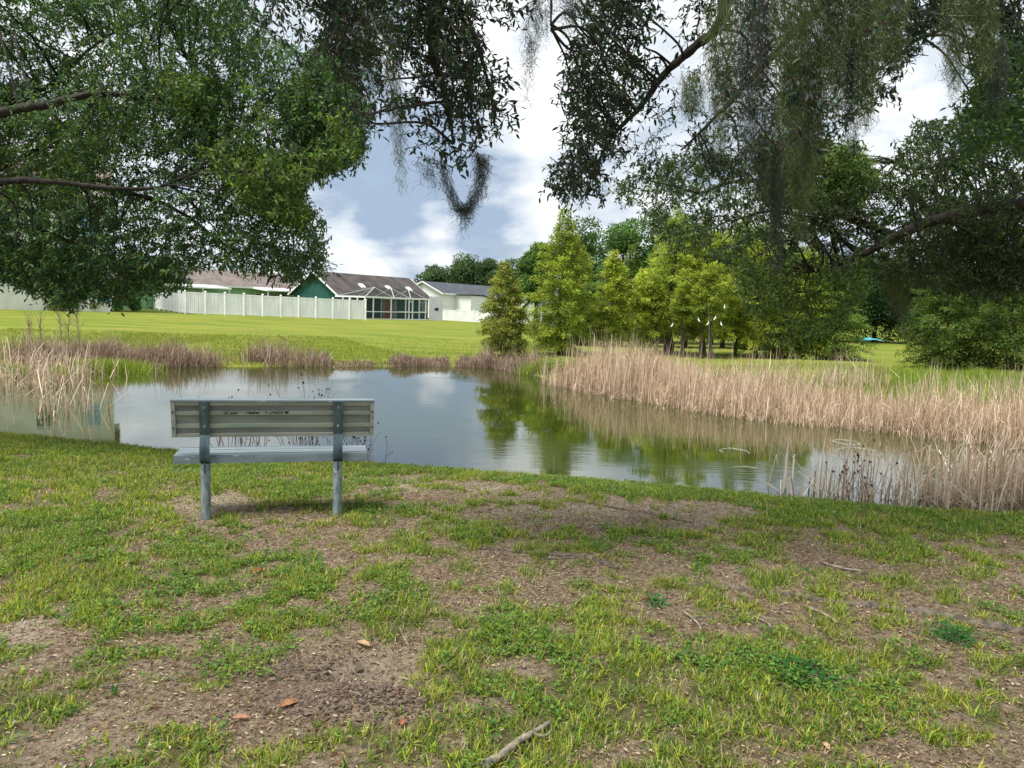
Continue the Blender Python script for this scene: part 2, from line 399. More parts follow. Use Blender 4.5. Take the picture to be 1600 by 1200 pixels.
xs = np.concatenate([-np.geomspace(8.5, 900, 70)[::-1], np.linspace(-8.4, 8.4, 380), np.geomspace(8.5, 900, 70)])
ys = np.concatenate([np.linspace(-80, 1.2, 30), np.linspace(1.3, 11.5, 250), np.linspace(11.6, 60, 190), np.geomspace(60.5, 1500, 60)])
X, Y = np.meshgrid(xs, ys); Z = height(X, Y)
Z = np.where(Y < 0, Z*1, Z)
nx, ny = len(xs), len(ys)
ii = (np.arange(ny-1)[:, None]*nx+np.arange(nx-1)[None]).ravel()
gF = np.stack([ii, ii+1, ii+nx+1, ii+nx], -1)
gc = cover_at(X.ravel(), Y.ravel(), Z.ravel()); tt = sdist(X.ravel(), Y.ravel(), far_w)
pxg, pyg = proj(X.ravel(), Y.ravel(), Z.ravel())
sand = np.clip(sum(a*np.exp(-((pxg-cx)**2/rx**2+(pyg-cy)**2/ry**2)) for cx, cy, rx, ry, a in
     [(335, 788, 55, 16, 1), (30, 985, 70, 30, .9), (560, 1060, 110, 40, .5), (1080, 795, 170, 26, .55), (900, 790, 150, 20, .5), (640, 758, 50, 10, .9), (760, 763, 50, 9, .8), (100, 1140, 170, 40, .35), (1180, 915, 90, 20, .3), (540, 752, 40, 6, .7)]), 0, 1)
farm = (tt > -1).astype(float)
gC = np.stack([np.where(farm > 0, 0, gc), sand*(1-farm), farm], -1)
m, nt, b = base_mat('ground cover')
a = N(nt, 'ShaderNodeVertexColor'); a.layer_name = 'Col'; sp = N(nt, 'ShaderNodeSeparateColor'); nt.links.new(a.outputs[0], sp.inputs[0])
t = N(nt, 'ShaderNodeTexCoord')
def nz(s, d=6.0, r=.6, st=None):
    n = N(nt, 'ShaderNodeTexNoise', i_Scale=s, i_Detail=d, i_Roughness=r); v = t.outputs['Object']
    if st:
        mp = N(nt, 'ShaderNodeMapping'); mp.inputs['Scale'].default_value = st; nt.links.new(v, mp.inputs[0]); v = mp.outputs[0]
    nt.links.new(v, n.inputs['Vector']); return n.outputs[0]
dirt = mixc(nt, ramp(nt, nz(28, 8, .75), .35, .62), (0.06, 0.045, 0.03), (0.27, 0.212, 0.15))
dirt = mixc(nt, ramp(nt, nz(140, 4, .7), .5, .66), dirt, (0.36, 0.295, 0.215))
sandc = mixc(nt, ramp(nt, nz(60, 6, .7), .35, .65), (0.28, 0.23, 0.18), (0.46, 0.40, 0.33))
c1 = mixc(nt, sp.outputs[1], dirt, sandc)
gr = mixc(nt, ramp(nt, nz(40, 6, .7), .35, .65), (0.05, 0.06, 0.02), (0.13, 0.13, 0.045))
c2 = mixc(nt, ramp(nt, sp.outputs[0], .45, 1.15), c1, gr)
mow = mixc(nt, ramp(nt, nz(1.0, 5, .6, (.18, .75, 1)), .36, .62), (0.145, 0.205, 0.028), (0.27, 0.29, 0.045))
mow = mixc(nt, ramp(nt, nz(1.0, 6, .65, (.10, .22, 1)), .56, .74), mow, (0.36, 0.28, 0.09))
mow = mixc(nt, math_node(nt, 'MULTIPLY', ramp(nt, nz(9, 6, .8, (.6, 1.4, 1)), .30, .6), .55), mow, (0.09, 0.12, 0.022))
c3 = mixc(nt, sp.outputs[2], c2, mow)
nt.links.new(c3, b.inputs['Base Color']); b.inputs['Roughness'].default_value = 1; b.inputs['Specular IOR Level'].default_value = .1
bp = N(nt, 'ShaderNodeBump', i_Strength=.9, i_Distance=0.02); nt.links.new(nz(55, 7, .75), bp.inputs['Height']); nt.links.new(bp.outputs[0], b.inputs['Normal'])
ground = build('ground', np.stack([X, Y, Z], -1), gF, m, C=gC, smooth=True); tag(ground, kind='structure')

# water
m, nt, b = base_mat('pond water')
t = N(nt, 'ShaderNodeTexCoord')
b.inputs['Base Color'].default_value = (0.028, 0.040, 0.006, 1); b.inputs['Roughness'].default_value = 0.03; b.inputs['IOR'].default_value = 2.25
b.inputs['Specular IOR Level'].default_value = 0.75
big = ramp(nt, nz(1, 3, .5, (.22, .30, 1)), .47, .60)
rip = nz(1, 4, .6, (3.0, 9.0, 1)); swell = nz(1, 2, .5, (.9, 2.2, 1))
hgt = math_node(nt, 'ADD', math_node(nt, 'MULTIPLY', rip, math_node(nt, 'ADD', math_node(nt, 'MULTIPLY', big, 1.0), .06)), math_node(nt, 'MULTIPLY', swell, .35))
bp = N(nt, 'ShaderNodeBump', i_Strength=.16, i_Distance=0.02); nt.links.new(hgt, bp.inputs['Height']); nt.links.new(bp.outputs[0], b.inputs['Normal'])
water = build('pond_water', [(-120, 4.5, WZ), (110, 4.5, WZ), (110, 42, WZ), (-120, 42, WZ)], [[0, 1, 2, 3]], m); tag(water, kind='structure')

# ---------------------------------------------------------------- bench
M_pole = mat('galvanised steel', (0.30, 0.36, 0.38), 0.5, scale=30, metal=.35, bump=.15, c2=(0.15, 0.21, 0.23), stretch=(1, 1, .4))
M_flat = mat('painted steel bar', (0.09, 0.135, 0.15), 0.45, scale=14, metal=.3, bump=.1, c2=(0.045, 0.075, 0.09), stretch=(1, 1, .3))
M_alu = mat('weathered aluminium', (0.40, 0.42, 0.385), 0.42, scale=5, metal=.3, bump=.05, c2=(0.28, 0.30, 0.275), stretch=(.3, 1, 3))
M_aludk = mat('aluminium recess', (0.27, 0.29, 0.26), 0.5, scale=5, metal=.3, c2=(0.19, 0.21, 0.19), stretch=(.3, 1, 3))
M_seat = mat('worn grey paint', (0.20, 0.25, 0.28), 0.4, scale=9, metal=.1, bump=.08, c2=(0.14, 0.185, 0.21), stretch=(.3, 2, 2))
M_chip = mat('bare scratched metal', (0.55, 0.57, 0.58), 0.45, scale=60, metal=.2, c2=(0.35, 0.38, 0.4))
M_band = mat('worn steel band', (0.36, 0.42, 0.43), 0.5, scale=50, metal=.3, c2=(0.2, 0.26, 0.28))
M_blk = mat('black ink', (0.012, 0.012, 0.015), 0.6, scale=20)
M_ink = mat('faded green paint pen', (0.20, 0.50, 0.36), 0.7, scale=40, c2=(0.25, 0.42, 0.33))
pl = GP(322, 811); pr = GP(527, 806)
mid = (pl+pr)/2; bz = math.atan2(pr[1]-pl[1], pr[0]-pl[0]); sp2 = np.linalg.norm((pr-pl)[:2])/2
bench = empty('park_bench', (mid[0], mid[1], mid[2]), bz)
tag(bench, 'grey metal park bench seen from behind, on two posts facing the pond', 'bench')
def bchild(mb, name, mat, parent=bench, smooth=False): return mb.build(name, mat, parent, smooth, keep=False)
BW = 0.712; OX = 0.02
TILT = R(9)
def bk(x, v, d):       # back panel frame: v up the panel from its foot, d toward the camera
    y0, z0 = 0.035, 0.615
    return (x+OX, y0-math.sin(TILT)*v-math.cos(TILT)*d, z0+math.cos(TILT)*v-math.sin(TILT)*d)
def pbox(mb, x0, x1, v0, v1, d0, d1):
    v = [bk(x, vv, dd) for x in (x0, x1) for vv in (v0, v1) for dd in (d0, d1)]
    mb.add(v, [[0, 1, 3, 2], [4, 6, 7, 5], [0, 4, 5, 1], [2, 3, 7, 6], [0, 2, 6, 4], [1, 5, 7, 3]])
H = 0.275
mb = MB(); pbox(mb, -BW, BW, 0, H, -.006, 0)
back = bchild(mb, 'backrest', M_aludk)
mb = MB()
for v0, v1, d in ((0, .026, .030), (.068, .098, .022), (.165, .196, .022), (.238, .262, .026)): pbox(mb, -BW+.03, BW-.03, v0, v1, 0.0015, d)
bchild(mb, 'back_rib', M_alu, back)
mb = MB(); pbox(mb, -BW, BW, .2635, H+.004, -.02, .034); bchild(mb, 'top_rail', M_seat, back)
for s in (-1, 1):
    mb = MB(); a, c = sorted((s*BW, s*(BW-.028))); pbox(mb, a, c, 0, .262, 0.0015, .033); cp = bchild(mb, 'end_cap', M_alu, back)
    for v in (.07, .19):
        mb = MB(); p = np.array(bk(s*(BW-.014), v, .034)); q = np.array(bk(s*(BW-.014), v, .0365)); mb.tube([p, q], .0065, 10); bchild(mb, 'screw', M_blk, back)
mb = MB(); Z0 = 0.475; SY0, SY1 = 0.02, 0.33
for y0, y1, dz in ((SY0, SY1, 0), (SY0+.05, SY0+.12, .003), (SY0+.20, SY0+.27, .003)):
    mb.box((OX-.02, (y0+y1)/2, Z0-.02+dz/2), (2*BW-.05, y1-y0, .04+dz))
mb.box((OX-.02, SY0-.002, Z0-.028), (2*BW-.052, .012, .062)); mb.box((OX-.02, SY1, Z0-.028), (2*BW-.052, .012, .062))
seat = bchild(mb, 'seat', M_seat)
rr = random.Random(4)
nt_ = M_seat.node_tree; b_n = nt_.nodes['Principled BSDF']; old = b_n.inputs['Base Color'].links[0].from_socket
tcx = N(nt_, 'ShaderNodeTexCoord'); mpx = N(nt_, 'ShaderNodeMapping'); mpx.inputs['Scale'].default_value = (7, 42, 42); nt_.links.new(tcx.outputs['Object'], mpx.inputs[0])
nx_ = N(nt_, 'ShaderNodeTexNoise', i_Scale=1.0, i_Detail=5.0, i_Roughness=.6); nt_.links.new(mpx.outputs[0], nx_.inputs['Vector'])
nt_.links.new(mixc(nt_, ramp(nt_, nx_.outputs[0], .655, .675), old, (0.55, 0.57, 0.58)), b_n.inputs['Base Color'])
for s in (-1, 1):
    x = s*sp2
    mb = MB(); mb.tube([(x, 0.0, -.25), (x, 0, .1), (x, 0, Z0-.055)], .034, 20)
    po = bchild(mb, 'post', M_pole, smooth=True)
    mb = MB(); mb.tube([(x, 0, Z0-.14), (x, 0, Z0-.108)], .0355, 20); bchild(mb, 'worn_band', M_band, po, True)
    mb = MB()
    pts = [(x, .30, Z0-.052), (x, .16, Z0-.052), (x, .06, Z0-.054), (x, .0, Z0-.045), (x, -.035, Z0-.02), (x, -.042, Z0+.05), (x, -.036, .56), (x, -.02, .60), (x, -.012, .64)]
    pts = spline(pts, 5); top = np.array(bk(x-OX, H-.002, .040)); low = np.array(bk(x-OX, .02, .040))
    pts = np.concatenate([spline([(x, .30, Z0-.052), (x, .14, Z0-.052), (x, .02, Z0-.052), (x, -.028, Z0-.035), (x, -.040, Z0+.02), (x, -.036, Z0+.08), tuple(low)], 6), [top]])
    w2 = .0345; th = .008; V = []
    Tn = np.gradient(pts, axis=0); Tn = unit(Tn); Nn = np.cross(Tn, [1, 0, 0])
    for p, nn in zip(pts, Nn):
        for dx, dn in ((-w2, -th/2), (w2, -th/2), (w2, th/2), (-w2, th/2)): V.append(p+np.array([dx, 0, 0])+nn*dn)
    n = len(pts); F = [[i*4+j, i*4+(j+1) % 4, i*4+4+(j+1) % 4, i*4+4+j] for i in range(n-1) for j in range(4)]+[[3, 2, 1, 0], [n*4-4, n*4-3, n*4-2, n*4-1]]
    mb.add(V, F)
    mb.box((x, -.005, Z0-.085), (.012, .10, .07))
    su = bchild(mb, 'back_support', M_flat)
    for v in (.225, .085):
        mb = MB(); p = np.array(bk(x-OX, v, .044)); q = np.array(bk(x-OX, v, .053)); mb.tube([p, q], .010, 6); bchild(mb, 'bolt', M_pole, su)
# handwriting on the rib
def text_mesh(s, size, name, mat, xx, v, d, parent, sx=1.0, rot=0.0, off=0.0008):
    cu = bpy.data.curves.new(name, 'FONT'); cu.body = s; cu.size = size; cu.extrude = .0004; cu.offset = off; cu.shear = .12
    o = bpy.data.objects.new(name, cu); col.objects.link(o)
    dg = bpy.context.evaluated_depsgraph_get(); me = bpy.data.meshes.new_from_object(o.evaluated_get(dg)); bpy.data.objects.remove(o)
    n = len(me.vertices); co = np.empty(n*3); me.vertices.foreach_get('co', co); co = co.reshape(-1, 3)
    cr, sr = math.cos(rot), math.sin(rot)
    q = np.array([bk(xx+(p[0]*cr*sx-p[1]*sr), v+(p[0]*sr+p[1]*cr), d+p[2]) for p in co])
    me.vertices.foreach_set('co', q.ravel()); me.materials.clear(); me.materials.append(mat); me.update()
    return link(name, me, parent, False)
gx = -.36
text_mesh("LIL' John", .026, 'handwriting', M_blk, gx, .171, .0228, back, 1.05, .01)
text_mesh("/ Andrew", .024, 'handwriting', M_blk, gx+.155, .173, .0228, back, 1.0, .02, .0014)
text_mesh("LBREDS", .026, 'handwriting', M_blk, gx+.315, .173, .0228, back, 1.12, .02)
mb = MB(); D0 = .0235
def stroke(pts, w=.003, d=D0):
    for a, c in zip(pts[:-1], pts[1:]): mb.bar(bk(*a, d), bk(*c, d), w, .001, up=(0, -1, .1))
stroke([(gx+.275, .183), (gx+.303, .184)]); stroke([(gx+.293, .190), (gx+.304, .184), (gx+.293, .178)])
bchild(mb, 'ink_arrow', M_blk, back); mb = MB(); hx = gx+.437; hp = [(hx+a, .097+b) for a, b in ((0, .074), (-.016, .088), (-.014, .095), (-.006, .096), (0, .091), (.006, .097), (.016, .096), (.017, .089))]
mb.add([bk(a, c, D0) for a, c in hp], [list(range(8))]); mb.add([bk(a, c, D0-.0005) for a, c in hp], [list(range(8))[::-1]])
bchild(mb, 'handwriting', M_blk, back)
mb = MB(); x = gx
while x < gx+.47:
    w = rr.uniform(.006, .016); zz = [(x, rr.uniform(.075, .081)), (x+w*.4, rr.uniform(.087, .094)), (x+w*.6, rr.uniform(.074, .082)), (x+w, rr.uniform(.084, .093))]
    stroke(zz, rr.choice([.0015, .002, .003])); x += w+rr.choice([.001, .002, .012])
bchild(mb, 'faded_scribble', M_ink, back)

# ---------------------------------------------------------------- houses and fences beyond the pond
def screen_mat():
    m, nt, b = base_mat('insect screen')
    b.inputs['Base Color'].default_value = (0.02, 0.025, 0.03, 1); b.inputs['Roughness'].default_value = .8
    tr = N(nt, 'ShaderNodeBsdfTransparent'); mx = N(nt, 'ShaderNodeMixShader'); mx.inputs[0].default_value = .38
    nt.links.new(tr.outputs[0], mx.inputs[1]); nt.links.new(b.outputs[0], mx.inputs[2]); nt.links.new(mx.outputs[0], nt.nodes['Material Output'].inputs[0])
    return m
M_screen = screen_mat()
M_white = mat('white trim', (0.84, 0.85, 0.86), 0.5, var=.03, scale=2)
M_vinyl = mat('white vinyl fence', (0.86, 0.87, 0.91), 0.45, scale=2.2, c2=(0.76, 0.78, 0.80), stretch=(1, 1, .25))
M_teal = mat('teal stucco', (0.018, 0.10, 0.085), 0.8, scale=3, c2=(0.012, 0.08, 0.068))
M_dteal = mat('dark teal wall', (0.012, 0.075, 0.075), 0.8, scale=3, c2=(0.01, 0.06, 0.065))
M_green = mat('light green stucco', (0.25, 0.46, 0.25), 0.8, scale=2, c2=(0.20, 0.39, 0.21))
M_grey = mat('grey stucco', (0.42, 0.44, 0.46), 0.85, scale=3, c2=(0.36, 0.38, 0.41))
M_pale = mat('pale stucco', (0.60, 0.61, 0.56), 0.85, scale=1, c2=(0.52, 0.53, 0.49))
M_roofd = mat('dark shingles', (0.085, 0.072, 0.068), 0.9, scale=.8, bump=.4, bscale=14, c2=(0.035, 0.033, 0.036), lo=.3, hi=.6)
M_roofb = mat('brown shingles', (0.19, 0.155, 0.14), 0.9, scale=1.2, bump=.4, bscale=14, c2=(0.12, 0.10, 0.095))
M_slate = mat('slate shingles', (0.075, 0.085, 0.10), 0.85, scale=1.5, bump=.4, bscale=14, c2=(0.05, 0.058, 0.072))
M_glass = mat('dark window', (0.03, 0.05, 0.06), 0.08, scale=1, spec=.8)
M_blueglass = mat('sky blue curtain', (0.16, 0.36, 0.50), 0.4, scale=1, c2=(0.13, 0.30, 0.43))
M_door = mat('red brown door', (0.22, 0.055, 0.03), 0.5, scale=3)
class Frame:
    """building frame: s along the front eave, w back into the house, z up"""
    def __init__(f, A, B):
        f.A = np.array(A, float); d = np.array(B, float)-f.A; d[2] = 0; f.L = np.linalg.norm(d); f.u = d/f.L
        f.w = np.array([-f.u[1], f.u[0], 0]); f.rz = math.atan2(f.u[1], f.u[0]); f.z0 = 0
    def p(f, s, w, z): q = f.A+f.u*s+f.w*w; return np.array([q[0], q[1], z])
    def box(f, mb, s0, s1, w0, w1, z0, z1): c = f.p((s0+s1)/2, (w0+w1)/2, (z0+z1)/2); mb.box(c, (abs(s1-s0), abs(w1-w0), z1-z0), f.rz)
    def s_at(f, px, w=0, z=1.5):
        best = min(np.linspace(-12, f.L+30, 1500), key=lambda s: abs(proj(*[np.array([v]) for v in f.p(s, w, z)])[0][0]-px)); return float(best)
    def pr(f, s, w, z): q = f.p(s, w, z); a, b = proj(*[np.array([v]) for v in q]); return a[0], b[0]
def gable_house(f, name, label, wall, roof, W, ze, zr, zb, s0=0, s1=None, over=.35, gable_wall=None, trim=M_white, group=None, cat='house'):
    s1 = f.L if s1 is None else s1
    t = empty(name, f.p((s0+s1)/2, W/2, zb)); tag(t, label, cat, group)
    mb = MB(); f.box(mb, s0+over, s1-over, over, W-over, zb-.6, ze); mb.build('wall', wall, t)
    mb = MB()
    for s, o in ((s0+over, 1), (s1-over, -1)):
        q = [f.p(s, over, ze-.02), f.p(s, W-over, ze-.02), f.p(s, W/2, zr-.18)]
        e = f.u*.12*o; V = q+[v+e for v in q]
        mb = MB(); mb.add(V, [[0, 1, 2], [5, 4, 3], [0, 3, 4, 1], [1, 4, 5, 2], [2, 5, 3, 0]])
        mb.build('gable', gable_wall or wall, t)
    mb = MB(); th = .12
    for w0, sg in ((0, 1), (W, -1)):
        q = [f.p(s0, w0, ze), f.p(s1, w0, ze), f.p(s1, W/2, zr), f.p(s0, W/2, zr)]
        V = q+[v-np.array([0, 0, th]) for v in q]
        mb.add(V, [[0, 1, 2, 3] if sg > 0 else [3, 2, 1, 0], [7, 6, 5, 4], [0, 4, 5, 1], [1, 5, 6, 2], [2, 6, 7, 3], [3, 7, 4, 0]])
    rf = mb.build('roof', roof, t)
    mb = MB()
    for s in (s0-.03, s1+.03):
        for w0 in (0, W): mb.bar(f.p(s, w0, ze-.08), f.p(s, W/2, zr-.08), .05, .16)
    for w0 in (-.03, W+.03): mb.bar(f.p(s0, w0, ze-.07), f.p(s1, w0, ze-.07), .05, .2)
    mb.build('fascia', trim, rf)
    return t, rf
def window(f, t, s0, s1, z0, z1, w, glass=M_glass, sides=True):
    mb = MB(); b = .07
    f.box(mb, s0-b, s1+b, w-.05, w-.01, z1, z1+b); f.box(mb, s0-b, s1+b, w-.05, w-.01, z0-b, z0)
    f.box(mb, s0-b, s0, w-.05, w-.01, z0, z1); f.box(mb, s1, s1+b, w-.05, w-.01, z0, z1)
    f.box(mb, (s0+s1)/2-.03, (s0+s1)/2+.03, w-.045, w-.012, z0, z1)
    o = mb.build('window', M_white, t); mb = MB(); f.box(mb, s0, s1, w-.03, w-.008, z0, z1); mb.build('pane', glass, o)

def solve_z(px_target_y, x, y):
    lo, hi = -3, 25
    for _ in range(40):
        mdl = (lo+hi)/2
        if proj(np.array([x]), np.array([y]), np.array([mdl]))[1][0] > px_target_y: lo = mdl
        else: hi = mdl
    return lo
def fit_house(A, B, apex_px):
    f = Frame(A, B); best = None
    for W in np.linspace(4, 30, 261):
        q = f.p(0, W/2, A[2]+2); px = proj(*[np.array([v]) for v in q])[0][0]
        if best is None or abs(px-apex_px[0]) < best[0]: best = (abs(px-apex_px[0]), W, q)
    return f, best[1], solve_z(apex_px[1], best[2][0], best[2][1])

# teal house with the screened patio
fB, WB, zrB = fit_house(P(528, 461, 80), P(676, 467, 94), (488, 423))
zeB = float(P(528, 461, 80)[2]); zb = -0.15
hB, rB = gable_house(fB, 'house', 'teal house with dark shingle roof and three skylights behind a screened patio', M_teal, M_roofd, WB, zeB, zrB, zb, over=.4)
Lh = fB.L
for fr, vv in ((.33, .42), (.60, .40), (.83, .40)):
    s = Lh*fr; w = WB/2*vv; z = zeB+(zrB-zeB)*vv
    mb = MB(); sl_ = math.atan2(zrB-zeB, WB/2); V = []
    for ds in (-.35, .35):
        for dw in (-.35, .35):
            for h in (.02, .16): V.append(fB.p(s+ds, w+dw*math.cos(sl_), z+dw*math.sin(sl_)+h))
    mb.add(V, [[0, 1, 3, 2], [4, 6, 7, 5], [0, 4, 5, 1], [2, 3, 7, 6], [0, 2, 6, 4], [1, 5, 7, 3]]); mb.build('skylight', M_white, rB)
wf = .4
sd0 = fB.s_at(601, wf, 1); 
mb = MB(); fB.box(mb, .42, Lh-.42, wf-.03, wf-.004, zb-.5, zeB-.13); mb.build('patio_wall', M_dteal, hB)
mb = MB(); fB.box(mb, sd0, sd0+.95, wf-.10, wf-.04, zb+.05, zb+2.1); mb.build('door', M_door, hB)
mb = MB()
for a0, a1, z0, z1 in ((sd0-.75, sd0-.66, 0, 2.2), (sd0-.75, sd0+1.9, 2.12, 2.2), (sd0+.97, sd0+1.04, 0, 2.12), (sd0+1.83, sd0+1.9, 0, 2.12)): fB.box(mb, a0, a1, wf-.12, wf-.05, zb+z0+.05, zb+z1+.05)
mb.build('door_frame', M_white, hB)
mb = MB(); fB.box(mb, sd0-.65, sd0-.02, wf-.08, wf-.04, zb+.1, zb+2.1); mb.build('sliding_glass', M_glass, hB); mb = MB(); fB.box(mb, sd0+1.06, sd0+1.8, wf-.08, wf-.04, zb+.1, zb+2.1); mb.build('sliding_glass', M_glass, hB)
s = fB.s_at(654, wf, 1); window(fB, hB, s, s+1.5, zb+.9, zb+2.0, wf-.03)
# screened patio
EW = -4.2
sE0 = fB.s_at(570, EW, 1); sE1 = fB.s_at(666, EW, 1)
scr = empty('screened_patio', fB.p((sE0+sE1)/2, EW/2, zb)); tag(scr, 'white framed insect screen enclosure on the front of the teal house', 'patio enclosure')
zt = zeB-.12; zpk = solve_z(450, *fB.p((sE0+sE1)/2, EW*.62, 0)[:2])
posts = [fB.s_at(px, EW, 1) for px in (570, 583, 611, 639, 665)]
for s in posts+[posts[3]+.62, ]:
    mb = MB(); mb.bar(fB.p(s, EW, gz(*fB.p(s, EW, 0)[:2])-.1), fB.p(s, EW, zt), .10, .10, up=fB.w); mb.build('post', M_white, scr)
for w in np.linspace(EW, -.2, 5)[1:-1]:
    for s in (sE0, sE1):
        mb = MB(); mb.bar(fB.p(s, w, zb-.3), fB.p(s, w, zt), .11, .11, up=fB.w); mb.build('post', M_white, scr)
mb = MB()
mb.bar(fB.p(sE0-.05, EW, zt), fB.p(sE1+.05, EW, zt), .14, .18); mb.bar(fB.p(sE0, EW, zb+.85), fB.p(sE1, EW, zb+.85), .08, .08); mb.bar(fB.p(sE0, EW, zb+.05), fB.p(sE1, EW, zb+.05), .08, .12)
for s in (sE0, sE1):
    mb.bar(fB.p(s, EW, zt), fB.p(s, -.1, zt), .12, .16); mb.bar(fB.p(s, EW, zb+.85), fB.p(s, -.1, zb+.85), .07, .07)
s3 = posts[3]; mb.bar(fB.p(s3, EW+.02, zb+2.0), fB.p(s3+.62, EW+.02, zb+2.0), .08, .08)
mb.build('rail', M_white, scr)
pk = [fB.s_at(px, EW*.62, zpk) for px in (585, 611, 638)]
mb = MB()
wpk = EW*.62
vals = [sE0]+[(a+b)/2 for a, b in zip(pk[:-1], pk[1:])]+[sE1]
for i, s in enumerate(pk):
    for v in (vals[i], vals[i+1]): mb.bar(fB.p(s, wpk, zpk), fB.p(v, EW, zt), .04, .04)
    mb.bar(fB.p(s, wpk, zpk), fB.p(s, -.1, zt+.05), .04, .04)
mb.bar(fB.p(pk[0], wpk, zpk), fB.p(sE0, -.1, zt), .06, .06); mb.bar(fB.p(pk[-1], wpk, zpk), fB.p(sE1, -.1, zt), .04, .04)
mb.build('roof_bar', M_white, scr)
mb = MB()
mb.add([fB.p(sE0, EW, zb), fB.p(sE1, EW, zb), fB.p(sE1, EW, zt), fB.p(sE0, EW, zt)], [[0, 1, 2, 3]])
mb.add([fB.p(sE0, EW, zb), fB.p(sE0, -.1, zb), fB.p(sE0, -.1, zt), fB.p(sE0, EW, zt)], [[0, 1, 2, 3]])
for i, s in enumerate(pk):
    mb.add([fB.p(s, wpk, zpk), fB.p(vals[i], EW, zt), fB.p(vals[i+1], EW, zt)], [[0, 1, 2]])
for i in range(2): mb.add([fB.p(pk[i], wpk, zpk), fB.p(vals[i+1], EW, zt), fB.p(pk[i+1], wpk, zpk)], [[0, 1, 2]])
mb.add([fB.p(pk[0], wpk, zpk), fB.p(pk[-1], wpk, zpk), fB.p(sE1, -.1, zt+.05), fB.p(sE0, -.1, zt+.05)], [[0, 1, 2, 3]])
mb.add([fB.p(pk[0], wpk, zpk), fB.p(sE0, -.1, zt), fB.p(sE0, EW, zt)], [[0, 1, 2]]); mb.add([fB.p(pk[-1], wpk, zpk), fB.p(sE1, -.1, zt), fB.p(sE1, EW, zt)], [[0, 1, 2]])
mb.build('screen', M_screen, scr)
# grey wall beside the patio
fg = Frame(P(670, 500, 88), P(691, 502, 88))
g = empty('grey_wall', fg.p(.8, 0, -.3)); tag(g, 'short grey stucco wall with a small dark vent right of the screened patio', 'wall')
mb = MB(); fg.box(mb, 0, fg.L, 0, .25, -1.0, 2.55); mb.build('wall_panel', M_grey, g)
mb = MB(); sv = fg.s_at(682, 0, .7); fg.box(mb, sv-.22, sv+.22, -.03, .0, .95, 1.25); mb.build('vent', M_blk, g)

# light green house
fA, WA, zrA = fit_house(P(170, 438, 71), P(484, 458, 90), (100, 388))
zeA = float(P(170, 438, 71)[2]); zrA = solve_z(431, *fA.p(fA.L, WA/2, 0)[:2])
hA, rA = gable_house(fA, 'house', 'light green house with brown shingle roof behind the long white fence', M_green, M_roofb, min(WA, 12), zeA, zeA+1.9, zb, over=.4)
for a, c, pr_ in ((262, 352, 0), (408, 489, 0)):
    s0 = fA.s_at(a, -1.5, 2.3); s1 = fA.s_at(c, -1.5, 2.3)
    aw = MB(); V = []
    for s in (s0, s1):
        for w, z in ((0.3, zeA-.16), (-2.6, zeA-.42)):
            for h in (0, .14): V.append(fA.p(s, w, z+h))
    aw.add(V, [[0, 1, 3, 2], [4, 6, 7, 5], [0, 4, 5, 1], [2, 3, 7, 6], [0, 2, 6, 4], [1, 5, 7, 3]])
    awn = aw.build('patio_cover', M_white, hA)
    for s in (s0+.2, (s0+s1)/2, s1-.2):
        mb = MB(); mb.bar(fA.p(s, -2.45, zb-.2), fA.p(s, -2.45, zeA-.42), .09, .09, up=fA.w); mb.build('post', M_white, awn)
    window(fA, hA, s0+.6, s1-.6, zb+.9, zb+2.35, .4)
# white house
fC, WC, zrC = fit_house(P(692, 458, 100), P(775, 463, 112), (660, 439))
zeC = float(P(692, 458, 100)[2])
hC, rC = gable_house(fC, 'house', 'white house with slate grey roof right of the teal house', M_white, M_slate, WC, zeC, zrC, -.3, over=.35, s1=fC.L+6)
s = fC.s_at(712, .35, 1.2); window(fC, hC, s-.2, s+1.6, .95, 1.75, .35)
# a lower front gable of the white house
fD = Frame(P(733, 461, 97), P(768, 476, 95)); 
s = fC.s_at(724, -1, 2); mb = MB()
q = [fC.p(s, -2.2, -.8), fC.p(s+7, -2.2, -.8), fC.p(s+7, -2.2, zeC-.8), fC.p(s+3.2, -2.2, zeC-.2), fC.p(s, -2.2, zeC-.2)]
V = q+[v+fC.w*2.6 for v in q]; mb.add(V, [[0, 1, 2, 3, 4], [9, 8, 7, 6, 5]]); mb.add(V, [[0, 5, 6, 1], [1, 6, 7, 2], [2, 7, 8, 3], [3, 8, 9, 4], [4, 9, 5, 0]]); mb.build('wing', M_white, hC)
mb = MB(); mb.bar(fC.p(s+3.2, -1, zeC-.08), fC.p(s+7.4, -1, zeC-1.0), 2.9, .12, up=(0, 0, 1)); mb.build('wing_roof', M_slate, hC); mb = MB(); mb.bar(fC.p(s-.3, -1, zeC-.08), fC.p(s+3.25, -1, zeC-.08), 2.9, .12); mb.build('wing_roof', M_slate, hC)
window(fC, hC, s+4.2, s+6.6, .9, 1.7, -2.2)
# pale two-storey house behind the left oak
qE = P(183, 480, 60); fE = Frame(qE-np.array([22, 11.6, 0]), qE)
hE, rE = gable_house(fE, 'house', 'pale two-storey house mostly hidden behind the left oak foliage', M_pale, M_roofb, 11, 9.3, 12.2, .1, over=.4)
for px, z0, z1, gm in ((-120, .9, 2.3, M_glass), (-30, .9, 2.3, M_glass), (139, 5.9, 7.6, M_blueglass), (60, 5.9, 7.6, M_glass), (-60, 5.9, 7.6, M_glass), (163, 1.0, 2.4, M_blueglass)):
    s = fE.s_at(px, 0, z0); window(fE, hE, s-.55, s+.55, z0, z1, .4, gm)
